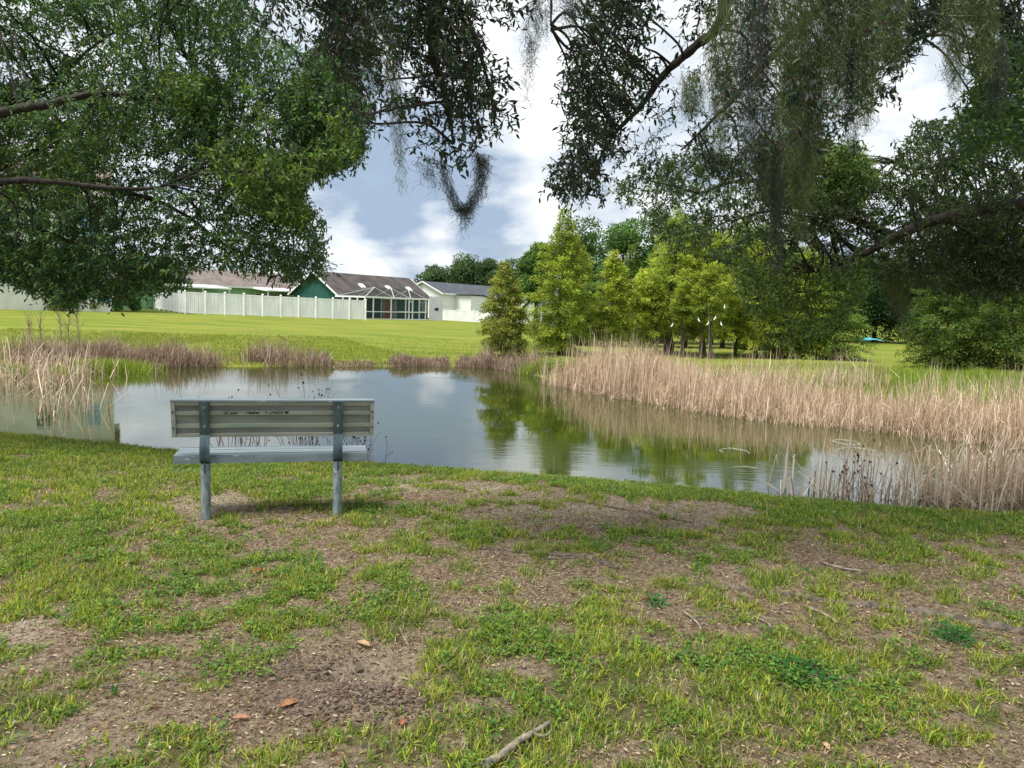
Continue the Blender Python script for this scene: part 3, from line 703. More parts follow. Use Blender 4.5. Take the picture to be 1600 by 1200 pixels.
# low pale house far behind the cypresses
fF = Frame(P(845, 520, 88), P(1010, 520, 92))
hF, rF = gable_house(fF, 'house', 'low pale grey house glimpsed between the cypress trunks', M_white, M_slate, 9, 1.15, 2.9, -1.0, over=.35)
for px in (880, 930, 975): s = fF.s_at(px, .35, 0); window(fF, hF, s-.6, s+.6, -.3, .7, .35)

def vfence(pts, npan, label, name='vinyl_fence', hgt=1.83, group=None):
    c = (np.array(pts[0])+np.array(pts[-1]))/2; t = empty(name, c); tag(t, label, 'fence', group)
    q = []; seg = []
    for (a, b), n in zip(zip(pts[:-1], pts[1:]), npan):
        a = np.array(a, float); b = np.array(b, float)
        for k in range(n): seg.append((a+(b-a)*k/n, a+(b-a)*(k+1)/n))
    allp = [s_[0] for s_ in seg]+[seg[-1][1]]
    for a in allp:
        mb = MB(); mb.box((a[0], a[1], a[2]+hgt/2-.15), (.13, .13, hgt+.38)); mb.box((a[0], a[1], a[2]+hgt+.06), (.17, .17, .05))
        w = .085; z = a[2]+hgt+.085; mb.add([(a[0]-w, a[1]-w, z), (a[0]+w, a[1]-w, z), (a[0]+w, a[1]+w, z), (a[0]-w, a[1]+w, z), (a[0], a[1], z+.09)], [[0, 1, 4], [1, 2, 4], [2, 3, 4], [3, 0, 4]])
        mb.build('post', M_vinyl, t)
    for a, b in seg:
        mb = MB(); d = b-a; L = np.linalg.norm(d[:2]); u = d/L; nb = 9
        mb.bar(a+u*.07+(0, 0, hgt-.05), b-u*.07+(0, 0, hgt-.05), .06, .12); mb.bar(a+u*.07+(0, 0, .12), b-u*.07+(0, 0, .12), .06, .14)
        for k in range(nb):
            s0 = .07+(L-.14)*k/nb; s1 = .07+(L-.14)*(k+1)/nb-.012; off = .008 if k % 2 else 0
            pa = a+u*s0; pb = a+u*s1; rz = math.atan2(u[1], u[0]); c = (pa+pb)/2
            mb.box((c[0], c[1]-off, c[2]+hgt/2+.04), (s1-s0, .03, hgt-.30), rz)
        mb.build('panel', M_vinyl, t)
    return t
vfence([P(222, 479, 80), P(290, 490, 64), P(571, 500, 72)], [9, 10], 'long white vinyl privacy fence with a corner, left of the screened patio')
vfence([P(690, 503, 92), P(765, 507, 90), P(842, 512, 92)], [3, 4], 'short white vinyl fence in front of the white house', hgt=1.5)

# ---------------------------------------------------------------- trees beyond the pond
CYG = [(0.17, 0.22, 0.022), (0.13, 0.19, 0.022), (0.21, 0.24, 0.03), (0.10, 0.155, 0.02)]
CYY = [(0.24, 0.29, 0.028), (0.20, 0.26, 0.03), (0.28, 0.31, 0.04), (0.13, 0.20, 0.025)]
CYO = [(0.16, 0.19, 0.028), (0.13, 0.175, 0.025), (0.20, 0.19, 0.035), (0.09, 0.14, 0.02)]
CYD = [(0.075, 0.16, 0.02), (0.055, 0.12, 0.018), (0.105, 0.18, 0.025), (0.14, 0.155, 0.03)]
BRD = [(0.035, 0.075, 0.022), (0.055, 0.11, 0.028), (0.025, 0.055, 0.02), (0.085, 0.14, 0.035)]
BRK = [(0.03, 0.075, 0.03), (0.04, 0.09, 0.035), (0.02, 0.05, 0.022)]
BRB = [(0.03, 0.065, 0.03), (0.045, 0.09, 0.04), (0.06, 0.105, 0.045), (0.09, 0.11, 0.06)]
CYG = [(c[0]*1.5180, c[1]*1.3860, c[2]*1.65+.008) for c in CYG]
CYY = [(c[0]*1.3800, c[1]*1.2600, c[2]*1.5+.008) for c in CYY]
CYO = [(c[0]*1.3800, c[1]*1.2600, c[2]*1.5+.008) for c in CYO]
CYD = [(c[0]*1.2420, c[1]*1.1340, c[2]*1.35+.008) for c in CYD]
BRD = [tuple(v*1.5 for v in c) for c in BRD]
BRB = [tuple(v*1.5 for v in c) for c in BRB]
def cypress(label, base, h, rw, cols, n=120, bare=.12, trunkr=.10, dens=1.0, name='cypress_tree', group='cypress trees beyond the pond', lsz=.10, wide=.35):
    """conical tree: whorls of drooping branches that carry flat feathery sprays"""
    base = np.array(base, float); t = empty(name, base); tag(t, label, 'tree', group)
    lean = rng.normal(0, .02, 2)
    def axis(z): return np.stack([base[0]+lean[0]*z+.06*np.sin(z*1.3+base[0]), base[1]+lean[1]*z, base[2]+z], -1)
    zz = np.linspace(-.25, h*.97, 14)
    mb = MB(); mb.tube(axis(zz), trunkr*(1.5*np.exp(-np.maximum(zz, 0)/.5)*.5+np.clip(1-zz/h, .06, 1)), 8)
    u = (np.arange(n)+rng.random(n))/n; zb = h*(bare+(1-bare)*u**1.08)
    q = (zb/h-bare)/(1-bare)
    prof = np.clip(np.where(q < wide, .78+.22*q/wide, (1-((q-wide)/(1-wide))**1.3)), .07, 1)
    az = np.arange(n)*2.39996+rng.normal(0, .5, n)
    ln = rw*prof*rng.uniform(.62, 1.12, n)*(1+.22*np.sin(az*2+base[0]*3))+.10
    c0 = axis(zb); up = .28-.35*rng.random(n)+.35*q
    S = 9; tt_ = np.linspace(0, 1, S)
    D = np.stack([np.cos(az), np.sin(az), np.zeros(n)], -1)
    Br = c0[:, None]+D[:, None]*ln[:, None, None]*tt_[None, :, None]
    Br[..., 2] += ln[:, None]*(up[:, None]*tt_-.30*tt_**2)
    for k in range(0, n, max(1, n//45)): mb.tube(Br[k, ::2], np.linspace(.022, .005, 5)*h/6, 4, cap=False)
    mb.build('trunk', M_cybark, t)
    m_ = int(150*dens)
    cnt = np.maximum((ln/rw*m_).astype(int), 14); bi = np.repeat(np.arange(n), cnt); K = len(bi)
    s = rng.random(K)**.75*.97+.05; f = s*(S-1); i0 = np.clip(f.astype(int), 0, S-2); fr = (f-i0)[:, None]
    pos = Br[bi, i0]*(1-fr)+Br[bi, i0+1]*fr
    side = np.stack([-D[bi, 1], D[bi, 0], np.zeros(K)], -1); sg = rng.choice([-1, 1], K)[:, None]
    sw = ln[bi]*.42*(1.08-s)*rng.random(K)+.03
    pos = pos+side*sg*sw[:, None]+rng.normal(0, .045, (K, 3))*np.array([1, 1, 1.3]); pos[:, 2] -= sw*.35*rng.random(K)
    T = D[bi]*.6+side*sg*.7+rng.normal(0, .45, (K, 3)); T[:, 2] -= .22
    Nn = np.stack([rng.normal(0, .55, K), rng.normal(0, .55, K), np.ones(K)], -1)
    C = palette(K, cols, .16)*(.75+.5*rng.random(n))[bi][:, None]
    C = C*(.62+.85*fbm(pos*1.3, 77, 2))[:, None]
    V, F, Cc = rhombs(pos, T, Nn, rng.uniform(.7, 1.5, K)*lsz, rng.uniform(.35, .6, K)*lsz, C)
    build('crown', V, F, M_leaf, t, Cc)
    return t
def broadleaf(label, base, h, rw, cols, n=16000, cz=.62, name='broadleaf_tree', group='dark trees behind the cypresses', lsz=.17, rz=None, lumps=26, trunkr=.2, matl=None):
    base = np.array(base, float); t = empty(name, base); tag(t, label, 'tree', group)
    rz = rz or h*(1-cz)
    cen = base+np.array([0, 0, h*cz])
    L = rdir(lumps)*rng.uniform(.45, .85, (lumps, 1)); L[:, 2] = np.where(L[:, 2] < -.75, -.6, L[:, 2])
    lc = cen+L*np.array([rw, rw, rz]); lr = rng.uniform(.28, .48, lumps)*min(rw, rz)
    mb = MB(); mb.tube(spline([base-(0, 0, .3), base+(0, 0, h*.25), cen+(.2, 0, -.1*h), cen+(0, 0, rz*.5)], 4), np.linspace(1, .25, 13)*trunkr, 8)
    for k in range(lumps): mb.tube(spline([base+(0, 0, h*rng.uniform(.25, .5)), (base+(0, 0, h*.5)+lc[k])/2+(0, 0, .2), lc[k]], 4), np.linspace(.4, .08, 9)*trunkr, 5, cap=False)
    mb.build('trunk', M_bark, t)
    k = rng.choice(lumps, n, p=lr**2/np.sum(lr**2)); d = rdir(n); r = lr[k]*(.55+.5*rng.random(n)**.6)*(.75+.6*vn(d*2.2+k[:, None]*3.1, 5))
    pos = lc[k]+d*r[:, None]*np.array([1.15, 1.15, .85])
    C = palette(n, cols, .18)*(.75+.5*rng.random(lumps))[k][:, None]
    V, F, Cc = rhombs(pos, rdir(n), d*.8+rdir(n)*.8, rng.uniform(.7, 1.4, n)*lsz, rng.uniform(.5, .8, n)*lsz, C)
    build('crown', V, F, matl or M_leaf, t, Cc)
    return t
def tree_px(px, D, ytop):
    b = GD(px, D); h = P(px, ytop, D)[2]-b[2]; return b, h
# (label, px, depth, y top, half width px, colours, bare fraction, branches, trunk radius)
CY = [('low rusty green cypress at the left end of the cypress row', 786, 30.5, 418, 43, CYO, .16, 90, .07, .45),
      ('tall full green cypress, second from the left end of the row', 872, 33.5, 340, 56, CYG, .07, 150, .12, .30),
      ('slim yellow cypress standing right of the tall full cypress', 950, 35, 402, 33, CYY, .30, 90, .06, .35),
      ('small yellow green cypress low between two taller ones', 1002, 36, 430, 28, CYY, .25, 60, .05, .4),
      ('tall bright cypress with a thick dark trunk, mid row', 1042, 38, 332, 62, CYG, .27, 130, .20, .35),
      ('yellow green cypress with thin trunk beside the white egrets', 1100, 37, 350, 50, CYY, .28, 110, .08, .4),
      ('cypress with pale slender trunk behind the white egrets', 1150, 39, 346, 54, CYG, .28, 110, .07, .4),
      ('second row cypress low behind the tall full cypress', 908, 43, 400, 34, CYG, .02, 90, .1, .4),
      ('second row cypress behind the slim yellow one', 978, 44, 392, 34, CYD, .02, 90, .1, .4),
      ('second row cypress between the small one and the thick trunk', 1016, 45, 380, 34, CYG, .12, 90, .1, .4),
      ('second row cypress right behind the thick dark trunk', 1072, 45, 372, 38, CYD, .25, 90, .1, .4),
      ('second row cypress behind the egrets', 1128, 46, 368, 40, CYG, .25, 100, .1, .4),
      ('second row cypress left of the dense green one', 1192, 45, 372, 42, CYD, .05, 100, .1, .4),
      ('bright cypress between the pale trunked one and the dense green one', 1180, 37, 362, 38, CYY, .2, 90, .08, .3),
      ('bright green cypress left of the broad low cypress', 1252, 38, 380, 42, CYY, .1, 100, .09, .3),
      ('dense green cypress with foliage down to the marsh', 1215, 38, 372, 60, CYG, .06, 130, .12, .25),
      ('broad low cypress at the left side of the grassy gap', 1290, 37.5, 430, 52, CYD, .04, 130, .12, .2),
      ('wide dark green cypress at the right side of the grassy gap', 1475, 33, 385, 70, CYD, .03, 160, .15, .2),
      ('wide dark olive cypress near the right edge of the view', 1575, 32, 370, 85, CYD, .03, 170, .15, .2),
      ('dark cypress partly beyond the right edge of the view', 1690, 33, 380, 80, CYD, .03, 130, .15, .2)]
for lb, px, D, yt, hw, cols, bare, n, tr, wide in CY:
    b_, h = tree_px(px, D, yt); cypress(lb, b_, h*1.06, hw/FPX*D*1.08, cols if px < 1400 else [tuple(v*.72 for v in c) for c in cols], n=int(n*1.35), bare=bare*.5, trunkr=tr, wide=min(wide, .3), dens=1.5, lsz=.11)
# thin bare-stemmed young cypresses of the grove
for lb, px, D, yt, hw in (('slender young cypress with a dark thin stem left of the thick trunk', 1024, 36, 430, 16), ('slender young cypress just right of the thick dark trunk', 1064, 35.5, 420, 18),
      ('slender young cypress, the nearer of the close pair of stems', 1094, 35, 425, 17), ('slender leaning young cypress with a dark stem right of the close pair', 1111, 35, 415, 18)):
    b_, h = tree_px(px, D, yt); cypress(lb, b_, h, hw/FPX*D, CYG, n=50, bare=.45, trunkr=.075, wide=.3, dens=.8)
BT = [('dark tree left of the tall full cypress', 836, 55, 372, 34, BRD, .60), ('tall dark tree directly behind the tall full cypress', 900, 58, 335, 48, BRD, .58),
      ('tall dark green tree behind the slim yellow cypress', 975, 50, 322, 46, BRD, .58), ('dark tree behind the thick trunked cypress', 1035, 50, 316, 48, BRD, .58), ('dark narrow tree low behind the two left cypresses', 922, 42, 425, 22, BRD, .6),
      ('dark tree behind the middle of the row', 1110, 50, 335, 55, BRD, .55), ('dark tree behind the dense green cypress', 1190, 50, 350, 60, BRD, .55),
      ('dark tree behind the low cypress left of the gap', 1280, 64, 372, 62, BRD, .52), ('very dark tree standing in the shade at the back of the gap', 1365, 66, 385, 55, BRD, .50),
      ('very dark tree at the right of the gap with blue tarp', 1430, 64, 392, 52, BRD, .5), ('dark tree behind the wide cypress right of the gap', 1510, 60, 392, 62, BRD, .52), ('dark tree behind the right edge cypress', 1600, 60, 385, 68, BRD, .52)]
for lb, px, D, yt, hw, cols, cz in BT:
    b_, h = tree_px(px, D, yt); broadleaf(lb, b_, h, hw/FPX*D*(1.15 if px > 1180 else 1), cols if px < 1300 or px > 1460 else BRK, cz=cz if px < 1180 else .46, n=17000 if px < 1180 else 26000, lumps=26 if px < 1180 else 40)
for lb, px, yt, hw in (('distant tree at the left end of the wooded rise behind the white house', 683, 414, 28), ('distant rounded tree in the middle of the wooded rise', 722, 402, 34), ('distant highest tree of the wooded rise', 757, 400, 28), ('distant tree at the right end of the wooded rise', 800, 405, 30)):
    b_, h = tree_px(px, 150, yt); broadleaf(lb, b_, h, hw/FPX*150, BRB, cz=.58, n=12000, lsz=.42, group='distant trees behind the white house', trunkr=.5, lumps=22)
# garden bushes by the far houses on the left
for lb, px, D, yt, hw, cols in (('dark rounded garden bush left of the long fence', 181, 62, 447, 14, BRD), ('olive garden bush in front of the pale house', 150, 60, 452, 13, CYO), ('low green bush at the corner of the long fence', 208, 64, 455, 13, BRD),
        ('garden bush at the far left of the lawn', 22, 58, 452, 11, CYD), ('large olive bush in front of the pale house', 95, 58, 445, 22, CYD)):
    b_, h = tree_px(px, D, yt); broadleaf(lb, b_, h, hw/FPX*D, cols, cz=.5, n=3500, lsz=.10, name='garden_bush', group='garden bushes by the far houses', lumps=12, trunkr=.05, rz=h*.5)
b_ = GD(1356, 62); mb = MB()
V = []; 
for i in range(7):
    for j in range(5):
        V.append(b_+np.array([(i-3)*.33, (j-2)*.4, .45*math.cos((i-3)/3.4)*math.cos((j-2)/2.4)+.06*rng.random()]))
mb.add(V, [[i*5+j, i*5+j+1, (i+1)*5+j+1, (i+1)*5+j] for i in range(6) for j in range(4)])
tp = mb.build('tarp', mat('cyan tarp', (0.10, 0.50, 0.62), .5, scale=3)); tag(tp, 'small cyan blue tarp on the ground in the shade of the grassy gap', 'tarp')

# egrets perched in the cypress grove
M_bird = mat('white feathers', (0.82, 0.82, 0.80), .8, var=.04, scale=20); M_beak = mat('yellow bill', (0.6, 0.4, 0.05), .5, scale=20)
def egret(px, py, D, label, ang):
    q = P(px, py, D); t = empty('egret', q, ang); t.scale = (.52, .52, .52); tag(t, label, 'bird', 'white egrets perched in the cypresses')
    mb = MB(); pts = spline([(-.14, 0, -.13), (-.06, 0, -.05), (.02, 0, .04), (.06, 0, .11), (.03, 0, .17), (.06, 0, .22), (.10, 0, .235), (.135, 0, .23)], 4)
    k = np.linspace(0, 7, len(pts)); rad = np.interp(k, range(8), [.006, .045, .062, .035, .016, .016, .026, .008])
    mb.tube(pts, rad, 10); bd = mb.build('body', M_bird, t, True, False)
    mb = MB(); mb.tube([(.13, 0, .23), (.17, 0, .222), (.205, 0, .212)], [.009, .006, .002], 6); mb.build('bill', M_beak, t, False, False)
    for s in (-1, 1):
        mb = MB(); mb.tube([(.0, s*.02, 0), (.02, s*.02, -.09), (.0, s*.02, -.17)], .006, 5); mb.build('leg', M_blk, t, False, False)
    br = MB(); br.tube(spline([(-.5, .1, -.25), (-.1, .02, -.18), (.3, -.05, -.15), (.7, 0, -.05)], 4), .018, 6); 
    V = np.concatenate(br.V); ca, sa = math.cos(ang), math.sin(ang); V2 = np.stack([V[:, 0]*ca-V[:, 1]*sa, V[:, 0]*sa+V[:, 1]*ca, V[:, 2]], -1)+q
    return V2, np.concatenate([f for f in br.F[4]])
perch = MB()
for a in ((1050, 509, 34.2, 'white egret nearest the thick dark cypress trunk, leftmost of the birds', .2), (1092, 501, 34, 'white egret upright above the close pair of stems', 2.4), (1106, 506, 34, 'white egret sitting lowest, beside the pale slender stem', .4),
          (1117, 498, 34, 'white egret leaning on a twig right of the pale slender stem', .5), (1127, 507, 34, 'rightmost low white egret, right of the leaning bird', 2.0), (1132, 480, 34.5, 'white egret perched highest of the birds', 1.2)):
    V2, F2 = egret(*a); perch.add(V2, F2)
pp = perch
b_, h = tree_px(1105, 34.2, 470)
t = empty('dead_sapling', b_); tag(t, 'pale leafless sapling with thin side twigs holding the white egrets', 'sapling')
mb = MB(); tops = P(1106, 468, 34.2); mb.tube(spline([b_-(0, 0, .2), (b_+tops)/2+(.08, 0, 0), tops], 6), np.linspace(.020, .008, 13), 6); mb.build('stem', M_stick, t)
stem_pts = spline([b_, (b_+tops)/2+(.08, 0, 0), tops], 6)
for px, py in ((1050, 515), (1092, 507), (1106, 512), (1117, 503), (1127, 513), (1132, 486)):
    q = P(px, py, 34.1); mb = MB(); a = stem_pts[np.argmin(np.linalg.norm(stem_pts-(q-(0, 0, .35)), axis=1))]; mb.tube(spline([a, (a+q)/2+(0, 0, -.05), q+(q-a)*.15], 4), np.linspace(.012, .006, 9), 5); mb.build('twig', M_cybark, t)

# ---------------------------------------------------------------- reeds, brush and far grass
TAN = [(0.62, 0.49, 0.37), (0.50, 0.37, 0.26), (0.72, 0.60, 0.47), (0.38, 0.26, 0.17), (0.58, 0.43, 0.34), (0.45, 0.40, 0.28)]
def scatter_px(n, poly, zfun=None):
    """ground points whose place in the view lies in a polygon, spread evenly over the ground"""
    poly = np.array(poly, float); out = []
    g = np.array([G(a, b, -.45)[:2] for a, b in poly]); lo, hi = g.min(0), g.max(0); got = 0
    while got < n:
        q = rng.uniform(lo, hi, (n*3, 2)); q = q[inpoly(q[:, 0], q[:, 1], g)]; out.append(q); got += len(q)
    q = np.concatenate(out)[:n]; z = height(q[:, 0], q[:, 1]); return np.concatenate([q, z[:, None]], 1)
def strip(n, px0, px1, d0, d1, pw=1.0):
    """ground points along the far shore, between two distances behind the waterline"""
    line = far_w; A = G(px0, 650, WZ); cum = np.concatenate([[0], np.cumsum(np.linalg.norm(np.diff(line, axis=0), axis=1))])
    fx = np.array([proj(np.array([p[0]]), np.array([p[1]]), np.array([WZ]))[0][0] for p in line]); fx[0] = -1e4; fx[-1] = 1e4
    s0 = np.interp(px0, fx[1:-1], cum[1:-1]); s1 = np.interp(px1, fx[1:-1], cum[1:-1])
    s = rng.uniform(s0, s1, n); x = np.interp(s, cum, line[:, 0]); y = np.interp(s, cum, line[:, 1])
    e = .5; tx = np.interp(s+e, cum, line[:, 0])-np.interp(s-e, cum, line[:, 0]); ty = np.interp(s+e, cum, line[:, 1])-np.interp(s-e, cum, line[:, 1])
    l = np.hypot(tx, ty); d = d0+(d1-d0)*rng.random(n)**pw; x = x-ty/l*d; y = y+tx/l*d
    return np.stack([x, y, np.maximum(height(x, y), WZ-.25)], -1)
def reed_mass(B, hmin, hmax, cols=TAN, w=.016, broken=.3, flop=.15):
    n = len(B); az = rng.uniform(0, 2*math.pi, n); fpx = proj(B[:, 0], B[:, 1], B[:, 2])[0]; fx_ = np.interp(fpx, [700, 880, 1000, 1110, 1600], [1, 1.4, 1.3, .92, .95])
    hv = fx_*rng.uniform(hmin, hmax, n)*(.45+1.1*fbm(B[:, :2]*1.1, 41, 3))
    kt = rng.uniform(.3, .8, n); ka = np.where(rng.random(n) < broken, rng.uniform(.5, 2.3, n), 0)
    lean = np.abs(rng.normal(0, .13, n)); fl = rng.random(n) < flop; lean = np.where(fl, rng.uniform(.5, 1.4, n), lean)
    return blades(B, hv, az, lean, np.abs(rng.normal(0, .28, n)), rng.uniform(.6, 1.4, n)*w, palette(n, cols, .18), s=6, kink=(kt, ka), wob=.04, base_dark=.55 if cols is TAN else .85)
d_far = strip(20000, 895, 1900, -.35, 2.3, 1.0)
d_far = d_far[rng.random(len(d_far)) < .35+1.1*fbm(d_far[:, :2]*.8, 51, 3)]
d_fr = strip(5000, 895, 1900, -.6, .4)
rl = strip(1500, 880, 1000, -.8, 2.5)
# sparse taller stems behind the dense front belt
d_sp = strip(3400, 1000, 1900, 2.2, 7.0); d_sp = d_sp[rng.random(len(d_sp)) < np.clip(2.2*(fbm(d_sp[:, :2]*.6, 53, 3)-.35), 0, 1)]
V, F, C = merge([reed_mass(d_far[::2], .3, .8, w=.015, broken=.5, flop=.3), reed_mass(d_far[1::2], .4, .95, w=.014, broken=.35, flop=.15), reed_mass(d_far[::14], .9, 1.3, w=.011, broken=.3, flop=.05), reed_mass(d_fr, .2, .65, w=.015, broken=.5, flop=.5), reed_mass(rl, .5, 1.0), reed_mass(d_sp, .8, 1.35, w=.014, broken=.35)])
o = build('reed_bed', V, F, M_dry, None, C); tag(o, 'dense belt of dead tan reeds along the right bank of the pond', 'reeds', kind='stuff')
# bright marsh grass behind the reeds
MG = [(0.20, 0.29, 0.025), (0.15, 0.24, 0.025), (0.26, 0.32, 0.035), (0.12, 0.19, 0.02), (0.30, 0.30, 0.08)]
q = strip(60000, 1010, 2000, 1.9, 15.0); q = q[(proj(q[:, 0], q[:, 1], q[:, 2])[0] > 1035)]
V, F, C = blades(q, rng.uniform(.25, .55, len(q))*(.7+.6*fbm(q[:, :2]*.4, 61, 3)), rng.uniform(0, 6.28, len(q)), np.abs(rng.normal(0, .2, len(q))), rng.uniform(.1, .8, len(q)), rng.uniform(.012, .028, len(q)), palette(len(q), MG, .16), s=4)
o = build('marsh_grass', V, F, M_grass, None, C); tag(o, 'bright green marsh grass behind the dead reeds', 'grass', kind='stuff')
# brown brush on the far bank
BRU = [(0.28, 0.20, 0.15), (0.20, 0.135, 0.10), (0.40, 0.31, 0.24), (0.13, 0.085, 0.065), (0.48, 0.39, 0.31)]
def brush(n, px0, px1, d0, d1, h0, h1, w=.014):
    q = strip(n, px0, px1, d0, d1); k = fbm(q[:, :2]*.7, 71, 3); q = q[rng.random(len(q)) < np.clip(k*3.4-1.15, .04, 1)]
    n = len(q); return blades(q, rng.uniform(h0, h1, n)*(.15+1.35*fbm(q[:, :2]*1.1, 73, 3)), rng.uniform(0, 6.28, n), np.abs(rng.normal(.35, .35, n)), rng.normal(0, 1.1, n), rng.uniform(.6, 1.4, n)*w, palette(n, BRU, .2), s=5, kink=(rng.uniform(.2, .8, n), rng.normal(0, .7, n)))
V, F, C = merge([brush(22000, -300, 520, -.25, 1.1, .35, .85), brush(1600, 520, 620, -.2, .4, .1, .3), brush(4200, 612, 702, -.25, .6, .2, .55), brush(4200, 712, 800, -.25, .8, .25, .65), brush(4200, 780, 900, -.2, 1.8, .35, .8),
                 brush(2200, 150, 520, .6, 1.8, .6, 1.25, .007), brush(700, 740, 830, .3, 1.2, .8, 1.3, .007)])
o = build('bank_brush', V, F, M_dry, None, C); tag(o, 'low tangled brown brush along the far waterline', 'brush', kind='stuff')
# far lawn tufts
q = strip(70000, -350, 900, .1, 16, 1.25)
V, F, C = blades(q, rng.uniform(.04, .11, len(q)), rng.uniform(0, 6.28, len(q)), np.abs(rng.normal(.3, .3, len(q))), rng.uniform(0, .6, len(q)), rng.uniform(.01, .03, len(q)), palette(len(q), [(0.20, 0.25, 0.03), (0.15, 0.21, 0.025), (0.28, 0.27, 0.06)], .15), s=3)
o = build('far_lawn_grass', V, F, M_grass, None, C); tag(o, 'mown yellow green grass tufts on the far lawn', 'grass', kind='stuff')
# bright green tufts in the water
def tuft(px, py, n, rad, h, label, cols=MG, asp=.5, w=.012):
    c = G(px, py, WZ); q = c+np.stack([rng.normal(0, rad, n), rng.normal(0, rad*asp, n), np.zeros(n)], -1)
    V, F, C = blades(q, rng.uniform(.6, 1.1, n)*h, rng.uniform(0, 6.28, n), np.abs(rng.normal(0, .3, n)), rng.uniform(0, .8, n), rng.uniform(.6, 1.3, n)*w, palette(n, cols, .15), s=5)
    o = build('grass_tuft', V, F, M_grass, None, C); tag(o, label, 'grass tuft', 'green grass tufts in the pond')
tuft(91, 598, 900, .10, .42, 'small round bright green tuft standing in the water by the dead reeds')
tuft(170, 581, 2600, .55, .42, 'wide bright green grass patch at the far left waterline', asp=.35)
tuft(865, 587, 2600, .42, .55, 'green grass clump at the left end of the reed belt', asp=.4)
tuft(28, 590, 260, .12, .4, 'thin yellow green tuft at the left edge among dead reeds')
# dead reeds standing in the water on the left and at the near right corner
TANP = [(0.80, 0.68, 0.54), (0.66, 0.52, 0.38), (0.50, 0.36, 0.25), (0.85, 0.76, 0.64)]
def reeds_px(specs, label, cols=TAN, w=.014, hs=(.9, 1.7), broken=.5, flop=.25, z0=None):
    parts = []
    for px, py, rx, ry, n in specs:
        a = G(px, py, WZ); k = a[1]/FPX; q = a+np.stack([rng.normal(0, rx*k, n), rng.normal(0, ry, n), np.zeros(n)], -1)
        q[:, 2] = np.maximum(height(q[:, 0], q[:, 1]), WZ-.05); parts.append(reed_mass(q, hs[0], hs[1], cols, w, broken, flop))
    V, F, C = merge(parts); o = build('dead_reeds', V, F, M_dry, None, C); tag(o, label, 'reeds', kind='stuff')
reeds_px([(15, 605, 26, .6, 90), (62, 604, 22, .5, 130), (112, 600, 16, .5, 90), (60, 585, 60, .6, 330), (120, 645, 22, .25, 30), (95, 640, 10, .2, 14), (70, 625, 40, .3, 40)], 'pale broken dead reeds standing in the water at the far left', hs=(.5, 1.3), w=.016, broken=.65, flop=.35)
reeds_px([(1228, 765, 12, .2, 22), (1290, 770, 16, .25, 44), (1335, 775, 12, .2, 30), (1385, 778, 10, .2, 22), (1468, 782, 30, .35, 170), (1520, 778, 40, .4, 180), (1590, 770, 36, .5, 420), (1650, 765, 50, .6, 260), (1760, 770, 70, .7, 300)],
         'sparse broken dead reeds along the near right shore', cols=TANP, hs=(.35, 1.15), w=.016, broken=.6, flop=.4)

